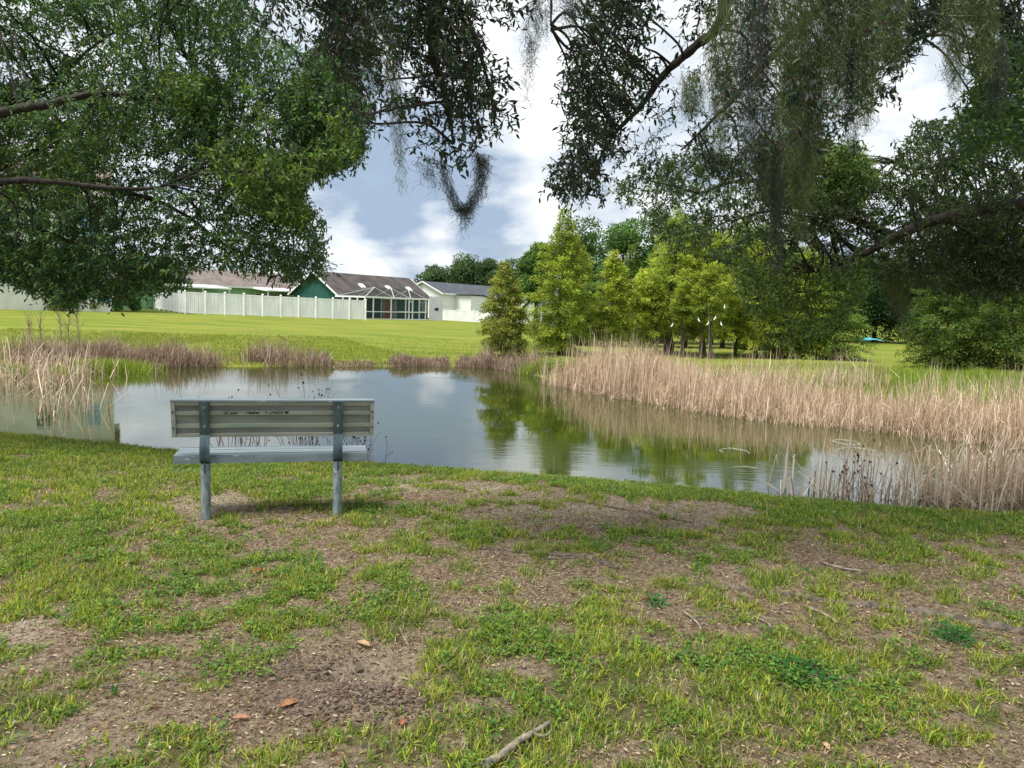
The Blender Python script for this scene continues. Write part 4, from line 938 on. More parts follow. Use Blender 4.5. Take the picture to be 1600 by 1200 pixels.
# ---------------------------------------------------------------- the big oaks overhead
OAKG = [(0.055, 0.12, 0.038), (0.08, 0.155, 0.045), (0.035, 0.085, 0.035), (0.12, 0.18, 0.05), (0.045, 0.10, 0.055)]
OAKR = [(0.04, 0.075, 0.028), (0.06, 0.10, 0.032), (0.025, 0.05, 0.022), (0.085, 0.115, 0.035), (0.035, 0.065, 0.035)]
OAKY = [(0.11, 0.18, 0.04), (0.085, 0.15, 0.038), (0.05, 0.10, 0.03), (0.15, 0.20, 0.05)]
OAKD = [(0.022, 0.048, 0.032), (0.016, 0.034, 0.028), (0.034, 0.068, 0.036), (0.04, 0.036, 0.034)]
def sprays(n, poly, D0, D1, cols, thr=.38, seed=0, K=13, tl=.26, ls=.052, gap=1.3, holes=(), droop=.35, sheen=0.0):
    """twigs with leaves filling the space whose outline in the view is the polygon, between two distances"""
    poly = np.array(poly, float); lo = poly.min(0); hi = poly.max(0); S = []; tot = 0; it = 0
    while tot < n and it < 60:
        it += 1
        a = rng.uniform(lo, hi, (n*2, 2)); a = a[inpoly(a[:, 0], a[:, 1], poly)]
        D = rng.uniform(D0, D1, len(a)); r = _F+(a[:, :1]-800)/FPX*_R+(600-a[:, 1:])/FPX*_U; p = EYEP+r*(D/r[:, 1])[:, None]
        k = fbm(p*gap, 200+seed, 3); ok = k > thr+.05*rng.normal(size=len(p))
        for hx_, hy_, hr, hq in holes: ok &= ~(((a[:, 0]-hx_)/hr)**2+((a[:, 1]-hy_)/hq)**2 < 1)
        S.append(p[ok]); tot += ok.sum()
    S = np.concatenate(S)[:n]; n = len(S)
    d = rdir(n); d[:, 2] = d[:, 2]*.55-droop; d = unit(d+unit(np.stack([vn(S*.8, 301)-.5, vn(S*.8, 302)-.5, vn(S*.8, 303)-.5], -1))*.6)
    L = rng.uniform(.6, 1.3, n)*tl
    side = unit(np.cross(d, rdir(n))); crv = rng.normal(0, .22, n)
    t = (np.arange(K)+.5)/K; t = np.concatenate([t[:-1], [1.0]])
    def at(tv): return S[:, None]+d[:, None]*(L[:, None]*(tv-.5))[..., None]+side[:, None]*((crv*L)[:, None]*(tv-.5)**2)[..., None]
    pos = at(np.tile(t, (n, 1)))
    ang = np.arange(K)*2.4+rng.uniform(0, 6.28, (n, 1)); s2 = np.cross(d, side)
    out = side[:, None]*np.cos(ang)[..., None]+s2[:, None]*np.sin(ang)[..., None]
    T = out*.95+d[:, None]*.75+rng.normal(0, .28, (n, K, 3)); T[..., 2] -= .12
    Nn = np.array([0, 0, 1.0])+rng.normal(0, .55, (n, K, 3))+out*.2
    C = palette(n*K, cols, .18)*np.repeat(rng.uniform(.75, 1.3, n), K)[:, None]
    l = rng.uniform(.65, 1.25, n*K)*ls
    lv = leaves(pos.reshape(-1, 3), T.reshape(-1, 3), Nn.reshape(-1, 3), l, l*rng.uniform(.30, .42, n*K), C)
    tw = ribbons(at(np.tile(np.linspace(0, 1, 4), (n, 1))), np.full((n, 4), .0035)*np.linspace(1.5, .6, 4), unit(np.cross(d, [0, 1, .01])), np.tile([[.04, .033, .026]], (n, 1)))
    return lv, tw, S
def limbs(mb, paths, k=8):
    out = []
    for pts, r0, r1 in paths:
        q = spline(pts, 8); n = len(q); q = q+np.stack([vn(np.stack([q[:, 0]*2.3, q[:, 2]*2.3], -1), 8)-.5, vn(q[:, :2]*2.1, 9)-.5, vn(q[:, ::-1]*2.2, 10)-.5], -1)*.10*np.linspace(0, 1, n)[:, None]
        mb.tube(q, np.linspace(r0, r1, n)*(1+.12*np.sin(np.arange(n)*1.7)), k); out.append(q)
    return np.concatenate(out)
def connect(mb, src, S, n, r=.012, mx=2.6):
    """thin branches from the limbs out to the twigs"""
    idx = rng.choice(len(S), min(n, len(S)), replace=False)
    for i in idx:
        e = S[i]; dd = np.linalg.norm(src-e, axis=1); j = np.argsort(dd)[rng.integers(0, 4)]; a = src[j]; L = np.linalg.norm(e-a)
        if L > mx or L < .15: continue
        m1 = a+(e-a)*.35+rng.normal(0, .07, 3)*L+(0, 0, .05*L); m2 = a+(e-a)*.7+rng.normal(0, .06, 3)*L
        q = spline([a, m1, m2, e], 5); mb.tube(q, np.linspace(r*(.6+L*.35), .0035, len(q)), 5, cap=False)
def px3(l): return [tuple(P(a, b, c)) for a, b, c in l]
def finish(tree, parts, lim, S, ncon, trunk_paths, k=16, mx=2.6):
    mb = MB(); limbs(mb, trunk_paths, k); mb.build('trunk', M_bark, tree, True)
    bm_ = MB(); src = limbs(bm_, lim, 9); connect(bm_, src, S, ncon, mx=mx); bm_.build('branch', M_bark, tree, True)
    V, F, C = merge(parts); build('crown', V, F, M_oakleaf, tree, C)

# left oak
tl_ = np.array([-9.3, 6.6, 0.0]); oakL = empty('live_oak', tl_); tag(oakL, 'large leafy oak spreading into the view from the left edge', 'tree', 'big oaks near the camera')
polyL = [(-260, -160), (330, -160), (400, 40), (520, 110), (566, 170), (572, 250), (500, 268), (470, 300), (505, 345), (507, 392), (470, 425), (420, 432), (340, 418), (300, 420), (292, 448), (255, 462), (215, 455), (180, 470), (140, 462), (100, 478), (70, 440), (45, 462), (10, 425), (-260, 450)]
holesL = [(328, 352, 16, 10), (300, 296, 14, 8), (395, 328, 12, 8), (480, 12, 26, 30), (140, 365, 12, 8), (262, 250, 10, 7), (100, 60, 16, 9), (290, 90, 14, 10), (350, 120, 10, 16), (60, 30, 10, 8), (415, 105, 12, 8), (262, 395, 12, 6), (215, 345, 10, 6)]
a1 = sprays(10500, polyL, 7.2, 10.2, OAKG, thr=.39, seed=1, K=14, ls=.055, holes=holesL, gap=1.5)
a2 = sprays(1100, [(250, 120), (420, 120), (540, 170), (560, 245), (470, 290), (480, 360), (400, 330), (330, 260)], 6.8, 8.6, OAKY, thr=.45, seed=2, K=14, ls=.055, gap=1.5)
a3 = sprays(900, [(505, 60), (560, 120), (575, 190), (560, 255), (480, 255), (440, 160)], 7.5, 9, OAKG, thr=.42, seed=3)
a5 = sprays(900, [(-60, 380), (80, 390), (200, 400), (290, 410), (250, 455), (180, 468), (140, 462), (95, 476), (60, 455), (20, 440), (-60, 445)], 7.4, 9.4, OAKG, thr=.34, seed=5)
a7 = sprays(110, [(430, 395), (505, 380), (508, 425), (480, 440), (440, 440)], 7.4, 8.6, OAKG, thr=.36, seed=7)
a4 = sprays(700, [(0, 130), (120, 100), (220, 200), (90, 330), (0, 300)], 7.4, 9.5, OAKY, thr=.45, seed=4)
a6 = sprays(55, [(-60, 150), (60, 130), (160, 120), (260, 130), (260, 175), (150, 170), (60, 190), (-60, 210)], 6.2, 7.0, OAKG, thr=.47, seed=6, K=13, tl=.2, ls=.042)
SL = np.concatenate([a7[2], a6[2], a5[2], a1[2], a2[2], a3[2], a4[2]])
limL = [([(-9.2, 6.8, 2.6), *px3([(-220, 235, 6.6), (0, 175, 6.9), (70, 162, 7.0), (140, 150, 7.2), (240, 152, 7.8), (330, 180, 8.6), (430, 150, 9.0)])], .055, .010),
        ([(-9.2, 6.7, 2.3), *px3([(-200, 330, 6.6), (0, 285, 6.9), (70, 284, 7.0), (150, 292, 7.1), (225, 294, 7.3), (262, 288, 7.5)])], .042, .010),
        (px3([(140, 292, 8.4), (230, 310, 8.5), (290, 340, 8.6), (360, 390, 8.7), (430, 415, 8.8)]), .03, .008),
        (px3([(240, 152, 9.0), (310, 190, 8.8), (350, 222, 8.6), (420, 240, 8.4), (500, 230, 8.2)]), .03, .008),
        (px3([(290, 90, 8.8), (320, 130, 8.7), (345, 160, 8.6), (380, 175, 8.5)]), .014, .006),
        (px3([(-60, 300, 8), (40, 240, 8.2), (80, 228, 8.4), (150, 250, 8.6)]), .03, .008),
        (px3([(0, 178, 8.4), (80, 130, 8.7), (160, 60, 9), (240, 20, 9.2), (300, -40, 9.2)]), .022, .01),
        ([(-9.2, 6.7, 2.2), *px3([(-220, 380, 7.8), (-60, 340, 8.2), (60, 360, 8.4), (150, 400, 8.7), (230, 430, 8.9)])], .07, .01)]
finish(oakL, [*a7[:2], *a6[:2], *a5[:2], *a1[:2], *a2[:2], *a3[:2], *a4[:2]], limL, SL, 260, [([tl_-(0, 0, .4), tl_+(.05, 0, .5), tl_+(.1, .05, 1.6), tl_+(0, .2, 2.8), tl_+(-.4, .5, 5), tl_+(-.2, .9, 7)], .48, .22)])

# right oak, its low limb crossing from the right edge
tr_ = np.array([9.0, 4.6, 0.0]); oakR = empty('live_oak', tr_); tag(oakR, 'dark oak with a heavy low limb reaching in from the right edge', 'tree', 'big oaks near the camera')
polyR = [(1000, 255), (1080, 235), (1180, 250), (1260, 300), (1350, 290), (1400, 245), (1440, 195), (1520, 165), (1800, 120), (1800, 480), (1600, 455), (1540, 470), (1440, 445), (1390, 440), (1320, 440), (1240, 430), (1170, 430), (1130, 410), (1085, 395), (1040, 380), (1010, 335), (960, 300)]
holesR = [(1190, 395, 30, 22), (1130, 370, 18, 16), (1260, 400, 18, 12), (1105, 285, 14, 10), (1290, 370, 16, 9), (1460, 300, 12, 8), (1420, 320, 12, 7), (1400, 358, 22, 8), (1440, 372, 18, 10), (1340, 350, 14, 8), (1540, 405, 18, 7), (1480, 398, 16, 8), (1250, 330, 14, 10), (1060, 330, 18, 14), (1560, 250, 14, 10), (1370, 392, 14, 6), (1590, 385, 12, 9), (1500, 300, 10, 6)]
b1 = sprays(3600, polyR, 6.8, 9.6, OAKR, thr=.46, seed=11, K=14, ls=.052, holes=holesR, gap=1.5)
b2 = sprays(330, [(1150, 400), (1340, 400), (1350, 450), (1325, 490), (1270, 530), (1205, 540), (1165, 500), (1150, 440)], 6.8, 8.4, OAKY, thr=.46, seed=12, gap=2.2)
b3 = sprays(1100, [(1180, 215), (1330, 225), (1380, 280), (1330, 330), (1200, 320)], 7.5, 9, OAKY, thr=.44, seed=13)
b4 = sprays(900, [(1380, 370), (1620, 330), (1780, 340), (1700, 440), (1480, 460), (1370, 430)], 6.9, 8.6, OAKR, thr=.44, seed=14)
b5 = sprays(80, [(1300, 395), (1400, 345), (1500, 305), (1660, 280), (1660, 350), (1500, 350), (1400, 400), (1310, 430)], 5.8, 6.5, OAKR, thr=.45, seed=15, K=13, tl=.2, ls=.04)
SR = np.concatenate([b5[2], b1[2], b2[2], b3[2], b4[2]])
limR = [([(8.9, 4.8, 2.6), *px3([(1900, 300, 5.9), (1700, 312, 6.2), (1600, 318, 6.4), (1530, 326, 6.5), (1470, 340, 6.7), (1400, 372, 6.9), (1345, 400, 7.1), (1290, 420, 7.4), (1235, 425, 7.8)])], .085, .018),
        (px3([(1700, 312, 7.0), (1640, 220, 7.4), (1590, 190, 7.6), (1530, 230, 7.8), (1470, 260, 8.0), (1420, 300, 8.2)]), .05, .012),
        (px3([(1640, 240, 7.4), (1585, 195, 7.5), (1540, 170, 7.7)]), .03, .012), (px3([(1400, 368, 7.8), (1300, 330, 8.0), (1230, 290, 8.1), (1150, 280, 8.2), (1090, 305, 8.3), (1040, 290, 8.3)]), .035, .01),
        (px3([(1470, 250, 8.0), (1490, 245, 8.0), (1440, 262, 8.1), (1390, 248, 8.2)]), .02, .008), (px3([(1345, 398, 8.0), (1280, 350, 8.1), (1200, 330, 8.2), (1130, 345, 8.4)]), .03, .008),
        (px3([(1310, 412, 8.1), (1300, 360, 8.1), (1312, 300, 8.0)]), .025, .01), (px3([(1235, 425, 8.4), (1200, 455, 8.4), (1160, 470, 8.5)]), .02, .006)]
finish(oakR, [*b5[:2], *b1[:2], *b2[:2], *b3[:2], *b4[:2]], limR, SR, 260, [([tr_-(0, 0, .4), tr_+(-.05, 0, .5), tr_+(-.1, .05, 1.6), tr_+(0, .1, 2.8), tr_+(.3, .3, 5), tr_+(.2, .6, 7)], .52, .24)])

# overhead oak: trunk behind the camera, big leaves hanging close
to_ = np.array([2.6, -3.4, 0.0]); oakO = empty('live_oak', to_); tag(oakO, 'nearest oak whose branches hang down from the top of the view', 'tree', 'big oaks near the camera')
pc = [(400, -200), (860, -200), (815, 0), (812, 40), (800, 52), (775, 20), (750, 30), (752, 75), (785, 90), (800, 130), (808, 190), (790, 225), (760, 200), (745, 262), (735, 250), (715, 235), (712, 255), (690, 262), (660, 252), (645, 205), (640, 165), (610, 185), (590, 175), (575, 205), (545, 180), (505, 130), (470, 90), (430, 60), (380, 20)]
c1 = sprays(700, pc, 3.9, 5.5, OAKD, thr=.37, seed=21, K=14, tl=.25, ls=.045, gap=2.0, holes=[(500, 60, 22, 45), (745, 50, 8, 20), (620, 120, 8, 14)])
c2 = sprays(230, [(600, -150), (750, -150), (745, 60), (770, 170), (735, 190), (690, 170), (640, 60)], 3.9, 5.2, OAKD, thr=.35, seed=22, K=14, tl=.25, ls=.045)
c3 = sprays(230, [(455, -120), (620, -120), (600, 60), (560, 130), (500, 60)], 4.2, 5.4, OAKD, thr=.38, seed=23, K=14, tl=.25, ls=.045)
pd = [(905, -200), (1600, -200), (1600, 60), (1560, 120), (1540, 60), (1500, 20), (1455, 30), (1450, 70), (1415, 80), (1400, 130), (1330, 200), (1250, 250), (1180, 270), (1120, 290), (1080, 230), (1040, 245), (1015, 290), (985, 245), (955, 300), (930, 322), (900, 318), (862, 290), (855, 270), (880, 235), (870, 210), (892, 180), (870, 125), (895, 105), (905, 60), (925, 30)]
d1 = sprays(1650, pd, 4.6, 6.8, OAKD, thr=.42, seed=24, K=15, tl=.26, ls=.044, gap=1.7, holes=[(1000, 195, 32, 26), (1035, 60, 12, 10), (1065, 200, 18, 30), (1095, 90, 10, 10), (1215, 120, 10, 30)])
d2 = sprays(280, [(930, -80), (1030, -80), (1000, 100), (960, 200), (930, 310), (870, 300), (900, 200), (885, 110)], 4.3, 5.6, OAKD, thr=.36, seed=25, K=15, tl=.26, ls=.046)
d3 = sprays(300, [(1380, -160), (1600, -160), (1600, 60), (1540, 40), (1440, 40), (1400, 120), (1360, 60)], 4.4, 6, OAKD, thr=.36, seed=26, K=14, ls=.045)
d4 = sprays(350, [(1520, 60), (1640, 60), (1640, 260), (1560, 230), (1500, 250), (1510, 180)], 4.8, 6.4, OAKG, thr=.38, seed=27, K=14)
# shade giving part of the crown above and behind the camera
up = []
for sd_, (cx, cy, cz, rr_) in enumerate([(-2.5, 0.5, 6.5, 2.6), (2.5, 1.0, 6.8, 2.6), (0, -2.5, 7.2, 2.8), (5.5, 1.5, 6.6, 2.4), (-5.5, 2.2, 6.8, 2.4), (3, -5, 7, 3)]):
    nn = 60; c = rdir(nn)*rr_*rng.random((nn, 1))**.4*np.array([1, 1, .45])+np.array([cx, cy, cz]); c = c[fbm(c*1.1, 90, 2) > .42]
    K = 12; pos = c[:, None]+rng.normal(0, .12, (len(c), K, 3)); up.append(leaves(pos.reshape(-1, 3), rdir(len(c)*K), np.array([0, 0, 1.0])+rng.normal(0, .4, (len(c)*K, 3)), .075, .03, palette(len(c)*K, OAKG, .15)))
d5 = sprays(45, [(1100, -120), (1420, -120), (1400, 180), (1330, 240), (1180, 280), (1120, 200)], 3.7, 4.3, OAKD, thr=.44, seed=28, K=14, tl=.22, ls=.045)
SO = np.concatenate([q[2] for q in (c1, c2, c3, d1, d2, d3, d4, d5)])
top0 = (2.4, -2.6, 4.6)
limO = [([top0, (1.8, -.5, 5.6), (1.2, 1.8, 5.4), *px3([(1150, -170, 4.4), (1130, 20, 4.7), (1085, 70, 4.8), (1040, 110, 4.9), (1000, 165, 5.0), (950, 215, 5.0), (915, 270, 5.0)])], .055, .006),
        ([top0, (.8, -.8, 5.8), (-.3, 1.6, 5.5), *px3([(700, -160, 4.4), (690, -20, 4.5), (675, 70, 4.5), (690, 150, 4.5), (700, 225, 4.5)])], .10, .006),
        (px3([(700, -150, 4.4), (600, -80, 4.6), (540, 0, 4.8), (520, 70, 4.9)]), .03, .006), (px3([(695, -20, 4.5), (740, 60, 4.4), (765, 130, 4.4), (775, 200, 4.4)]), .014, .004),
        ([top0, (3.0, 0, 5.8), (3.0, 2.5, 5.4), *px3([(1420, -150, 5.0), (1350, -40, 5.2), (1250, 30, 5.3), (1180, 120, 5.4), (1120, 180, 5.4), (1060, 230, 5.4)])], .06, .006),
        ([(3.0, 0, 5.8), (4.2, 2.4, 5.6), *px3([(1640, -100, 5.4), (1560, -10, 5.5), (1490, 30, 5.6), (1430, 60, 5.6)])], .06, .006),
        ([(3.0, 0, 5.8), (-1, 1.4, 6.2), (-3.0, 3.2, 6.0), *px3([(300, -180, 5.2), (420, -40, 5.0)])], .06, .01), (px3([(940, -150, 4.5), (870, -60, 4.2), (868, 20, 4.1), (872, 50, 4.1)]), .012, .003)]
finish(oakO, [*c1[:2], *c2[:2], *c3[:2], *d1[:2], *d2[:2], *d3[:2], *d4[:2], *d5[:2], *up], limO, SO, 420, [([to_-(0, 0, .4), to_+(0, 0, .6), to_+(-.05, .1, 2), to_+(-.1, .4, 3.6), to_+(-.2, .9, 4.8)], .55, .3)], mx=.75)

# ---------------------------------------------------------------- spanish moss
MOS = [(0.15, 0.185, 0.085), (0.11, 0.14, 0.065), (0.19, 0.22, 0.11), (0.08, 0.105, 0.05)]
MOSD = [(0.085, 0.10, 0.08), (0.06, 0.075, 0.065), (0.12, 0.13, 0.10)]
def moss(path, width, n, label, cols=MOS, D=None, taper=.9, curl=.022, seg=26, thick=.0022, short=.35):
    """hank of curling strands hanging along a path; path points are (px, py, D)"""
    pts = spline(px3(path), 10); m = len(pts); w = width*path[0][2]/FPX/2
    t = empty('spanish_moss', pts[0]); tag(t, label, 'moss', 'hanks of spanish moss hanging from the oaks')
    s0 = rng.uniform(0, .45, n)*(rng.random(n) < .6); ln = rng.uniform(short, 1.0, n); s1 = np.minimum(s0+ln*(1-s0)*1.0, 1)
    tt = s0[:, None]+(s1-s0)[:, None]*np.linspace(0, 1, seg)[None]; f = tt*(m-1); i = np.clip(f.astype(int), 0, m-2); fr = (f-i)[..., None]
    c = pts[i]*(1-fr)+pts[i+1]*fr
    rad = np.sqrt(rng.random(n))*w; a = rng.uniform(0, 6.28, n); off = np.stack([np.cos(a)*rad, np.sin(a)*rad*.6, np.zeros(n)], -1)
    c = c+off[:, None]*(1-taper*.75*tt**1.5)[..., None]
    PL = np.linalg.norm(np.diff(pts, axis=0), axis=1).sum(); ph = rng.uniform(0, 6.28, (n, 3)); fq = rng.uniform(16, 40, (n, 3))*PL*ln[:, None]; curl = min(curl, .02); u = np.linspace(0, 1, seg)
    wob = np.stack([np.sin(u[None]*fq[:, k:k+1]+ph[:, k:k+1])+.5*np.sin(u[None]*fq[:, k:k+1]*2.3+ph[:, k:k+1]*2) for k in range(3)], -1)*curl*np.minimum(u*4, 1)[None, :, None]
    c = c+wob*np.array([1, .8, .45]); sd_ = rdir(n); C = palette(n, cols, .15)
    A = ribbons(c, np.full((n, seg), thick)*(1-.5*u), sd_, C)
    # side curls
    j = rng.integers(0, n, n*7); q = rng.integers(1, seg-1, n*7); b = c[j, q]; d = rdir(n*7); d[:, 2] -= .5
    L = rng.uniform(.02, .06, n*7); v = np.linspace(0, 1, 4)
    cc = b[:, None]+d[:, None]*(L[:, None]*v)[..., None]+rdir(n*7)[:, None]*(L[:, None]*.35*np.sin(v*3))[..., None]
    B = ribbons(cc, np.full((n*7, 4), thick*.8), rdir(n*7), C[j])
    V, F, Cc = merge([A, B]); build('strands', V, F, M_moss, t, Cc); return t
moss([(615, 20, 4.3), (612, 80, 4.3), (618, 170, 4.3), (624, 240, 4.3), (630, 312, 4.3)], 30, 85, 'longest single hank in the centre left, a narrow tail against the blue cloud', MOS)
moss([(578, -60, 4.5), (580, 40, 4.5), (578, 110, 4.5), (585, 190, 4.5)], 50, 120, 'olive moss hank just left of the longest narrow tail', MOS)
moss([(543, -80, 4.7), (545, 40, 4.7), (560, 170, 4.7)], 50, 110, 'thick dark moss hank hanging from the top, second from the left clump', MOSD)
moss([(690, 250, 4.5), (700, 290, 4.5), (722, 330, 4.5), (745, 300, 4.5), (753, 250, 4.5), (752, 240, 4.5)], 16, 110, 'moss draped in a U shaped loop between two twigs', MOSD, taper=0, curl=.016)
moss([(728, 318, 4.5), (727, 335, 4.5), (726, 362, 4.5)], 22, 34, 'thin moss tail hanging from the bottom of the U shaped loop', MOSD)
moss([(752, 240, 4.5), (754, 270, 4.5), (752, 320, 4.5)], 26, 60, 'moss on the right arm of the U shaped loop', MOSD)
moss([(665, 245, 4.5), (668, 270, 4.5), (672, 298, 4.5)], 30, 30, 'short sparse moss under the leaves left of the U shaped loop', MOSD)
moss([(836, -60, 4.1), (832, 40, 4.1), (826, 100, 4.1), (824, 175, 4.1)], 26, 60, 'thin dark moss tail alone against the bright sky gap', MOSD, short=.25)
moss([(852, -60, 4.1), (850, 20, 4.1), (850, 75, 4.1)], 24, 30, 'short wispy moss between the thin tail and the tuft on bare twigs', MOSD)
moss([(893, -60, 4.1), (892, 10, 4.1), (888, 65, 4.1)], 45, 70, 'moss tuft with bare twigs at the top of the sky gap', MOSD)
CUR = [(1130, 0, 235, 60, 5.2, MOS, 'left end of the moss curtain, grey green and ragged'), (1172, -40, 290, 46, 5.0, MOSD, 'dark moss hank between the ragged left end and the thick curtain'), (1196, -60, 200, 40, 4.9, MOSD, 'darkest moss hank with a narrow black core'),
       (1235, -60, 270, 56, 4.7, MOS, 'thickest olive moss hank in the middle of the curtain'), (1246, 90, 400, 44, 5.3, MOS, 'longest moss hank of the curtain, reaching down to the yellow leaves'), (1272, -60, 330, 50, 4.9, MOS, 'broad olive moss hank right of the thickest one'),
       (1305, -60, 200, 50, 4.7, MOS, 'olive moss hank over the lace of small sky gaps'), (1332, -60, 250, 30, 4.8, MOSD, 'black cored moss hank near the right of the curtain'), (1358, -60, 210, 50, 4.7, MOS, 'right end of the thick moss curtain'),
       (1395, -60, 120, 50, 4.9, MOS, 'short olive moss at the right margin of the curtain'), (1213, 150, 440, 34, 5.6, MOSD, 'dark moss column reaching down in front of the cypress tops'), (1185, 170, 330, 34, 5.5, MOSD, 'slender moss hank left of the dark column'),
       (1488, -40, 160, 44, 5.2, MOS, 'wispy moss hanging in the bright sky gap at upper right'), (1535, -50, 130, 50, 5.2, MOS, 'moss hank right of the bright sky gap'), (1555, 60, 190, 36, 5.4, MOSD, 'brown green moss hank beside the right edge leaves'),
       (1085, 110, 190, 40, 5.2, MOS, 'grey moss in the leaves at the left of the curtain'), (1115, 200, 285, 50, 6.5, MOS, 'thin pale moss veil under the left of the curtain')]
for x, y0, y1, w, D, cl, lb in CUR:
    D = D*.86
    dx = rng.normal(0, 5); moss([(x, y0, D), (x+dx*.3, y0+(y1-y0)*.35, D), (x+dx*.7, y0+(y1-y0)*.7, D), (x+dx, y1, D)], w, int(70+w*2.6*(y1-y0)/250) if w < 56 or y0 >= 0 else 240, lb, cl, thick=.0026 if cl is MOS else .0022)
for x, y0, y1, w, D, n, lb in [(1410, 370, 535, 36, 7.6, 130, 'long moss hank hanging over the grassy gap with a tapering tip'), (1392, 395, 500, 26, 7.6, 60, 'moss hank just left of the one over the grassy gap'), (1470, 350, 470, 44, 7.3, 80, 'moss hanging under the low limb near the right edge'),
       (1340, 385, 470, 40, 8, 70, 'moss hanging where the low limb gets thin'), (1545, 340, 430, 40, 7.2, 70, 'moss under the thickest part of the low limb'), (22, 200, 430, 40, 8.1, 130, 'long moss hank at the left edge of the view'),
       (120, 235, 320, 40, 8.4, 50, 'moss on the left oak between its two visible limbs'), (60, 170, 240, 36, 8.6, 40, 'short moss just under the upper left limb')]:
    moss([(x, y0, D), (x-3, (y0+y1)/2, D), (x+4, y1, D)], w, n, lb, MOS, thick=.0032)

# ---------------------------------------------------------------- ground cover close to the camera
def near_pts(n, y0=1.9, y1=10.5, margin=1.9, shore=-.35):
    n = int(n*1.22)
    y = y0+(y1-y0)*rng.random(n*2)**1.0; x = rng.uniform(-1, 1, n*2)*(y*.70+margin)
    k = rng.random(n*2) < (y*.70+margin)/(y1*.70+margin); x, y = x[k], y[k]
    k = -sdist(x, y, edge_w) > shore; x, y = x[k], y[k]
    return x, y, height(x, y)
GR = [(0.16, 0.23, 0.024), (0.10, 0.165, 0.022), (0.24, 0.30, 0.032), (0.06, 0.11, 0.02), (0.26, 0.27, 0.055)]
GY = [(0.34, 0.39, 0.04), (0.27, 0.35, 0.035), (0.40, 0.38, 0.07)]
GDRY = [(0.38, 0.30, 0.18), (0.28, 0.21, 0.13), (0.46, 0.38, 0.25), (0.20, 0.14, 0.09)]
parts = []
x, y, z = near_pts(1550000)
g = cover_at(x, y, z); cl = fbm(np.stack([x*9, y*9], -1), 55, 3)
k = rng.random(len(x)) < np.clip((g-.30)*1.35, .045, .92)*np.clip((cl-.38)*5.5, .10, 1)*np.clip(3.6/y+.35, 0, 1)
x, y, z, g = x[k], y[k], z[k], g[k]; n = len(x)
hue = fbm(np.stack([x*2.2, y*2.2], -1), 57, 3)
C = palette(n, GR, .26)*1.12*np.stack([.55+.95*hue, .72+.6*hue, np.ones(n)*.9], -1)
dead = rng.random(n) < .16+.22*(1-np.clip(g, 0, 1)); C[dead] = palette(dead.sum(), GDRY, .15)
fine = -sdist(x, y, edge_w) < .9
parts.append(blades(np.stack([x, y, z-.004], -1), rng.uniform(.022, .062, n)*np.clip(.55+g*.6, .5, 1.2)*np.where(y < 3.4, .85, 1.0), rng.uniform(0, 6.28, n), np.abs(rng.normal(.75, .4, n)), rng.uniform(.1, 1.0, n), rng.uniform(.0028, .0062, n)*np.where(y > 5, 1.35, 1), C, s=4))
print('blades', n)
# sprigs of wide bladed grass, some yellow green
x, y, z = near_pts(20000, y1=8.5)
g = cover_at(x, y, z); px_, py_ = proj(x, y, z); k = rng.random(len(x)) < np.clip(g-.30, 0, 1)*.62; x, y, z, g, px_, py_ = [v[k] for v in (x, y, z, g, px_, py_)]
n = len(x); yel = rng.random(n) < .04+.26*sstep(px_, 650, 1100)*sstep(py_, 880, 1000)+.10*sstep(py_, 900, 1000); K = 7
B = np.repeat(np.stack([x, y, z], -1), K, 0)+rng.normal(0, .006, (n*K, 3))*np.array([1, 1, .2]); cy = np.repeat(yel, K)
C = np.where(cy[:, None], palette(n*K, GY, .12), palette(n*K, GR, .15)*np.array([1.1, 1.25, 1.0])); sz = np.repeat(rng.uniform(.7, 1.25, n)*np.where(yel, 1.15, 1), K)
parts.append(blades(B, rng.uniform(.02, .055, n*K)*sz, rng.uniform(0, 6.28, n*K), np.abs(rng.normal(.65, .35, n*K)), rng.uniform(.2, .9, n*K), rng.uniform(.0035, .0075, n*K)*sz, C, s=5))
V, F, C = merge(parts); o = build('lawn_grass', V, F, M_grass, None, C); tag(o, 'patchy green grass on the near bank', 'grass', kind='stuff')
# creeping weeds with small broad leaves
x, y, z = near_pts(60000, y1=8.0)
g = cover_at(x, y, z); w_ = fbm(np.stack([x*1.7+9, y*1.7], -1), 63, 3); k = (rng.random(len(x)) < np.clip(g-.35, 0, 1)*np.clip((w_-.44)*7, 0.03, 1)*.9); x, y, z = x[k], y[k], z[k]; n = len(x); K = 6
c = np.repeat(np.stack([x, y, z+rng.uniform(.008, .035, n)], -1), K, 0)+rng.normal(0, .014, (n*K, 3))*np.array([1, 1, .5]); c[:, 2] = np.maximum(c[:, 2], np.repeat(z, K)+.004)
T = rng.normal(0, 1, (n*K, 3)); T[:, 2] = rng.normal(.05, .25, n*K)
V, F, C = leaves(c, T, np.array([0, 0, 1.0])+rng.normal(0, .35, (n*K, 3)), rng.uniform(.012, .026, n*K), rng.uniform(.008, .014, n*K), palette(n*K, [(0.09, 0.19, 0.03), (0.13, 0.24, 0.035), (0.06, 0.14, 0.03), (0.19, 0.28, 0.045)], .15))
o = build('clover_weeds', V, F, M_grass, None, C); tag(o, 'low creeping broad leaved weeds among the grass', 'weeds', kind='stuff')
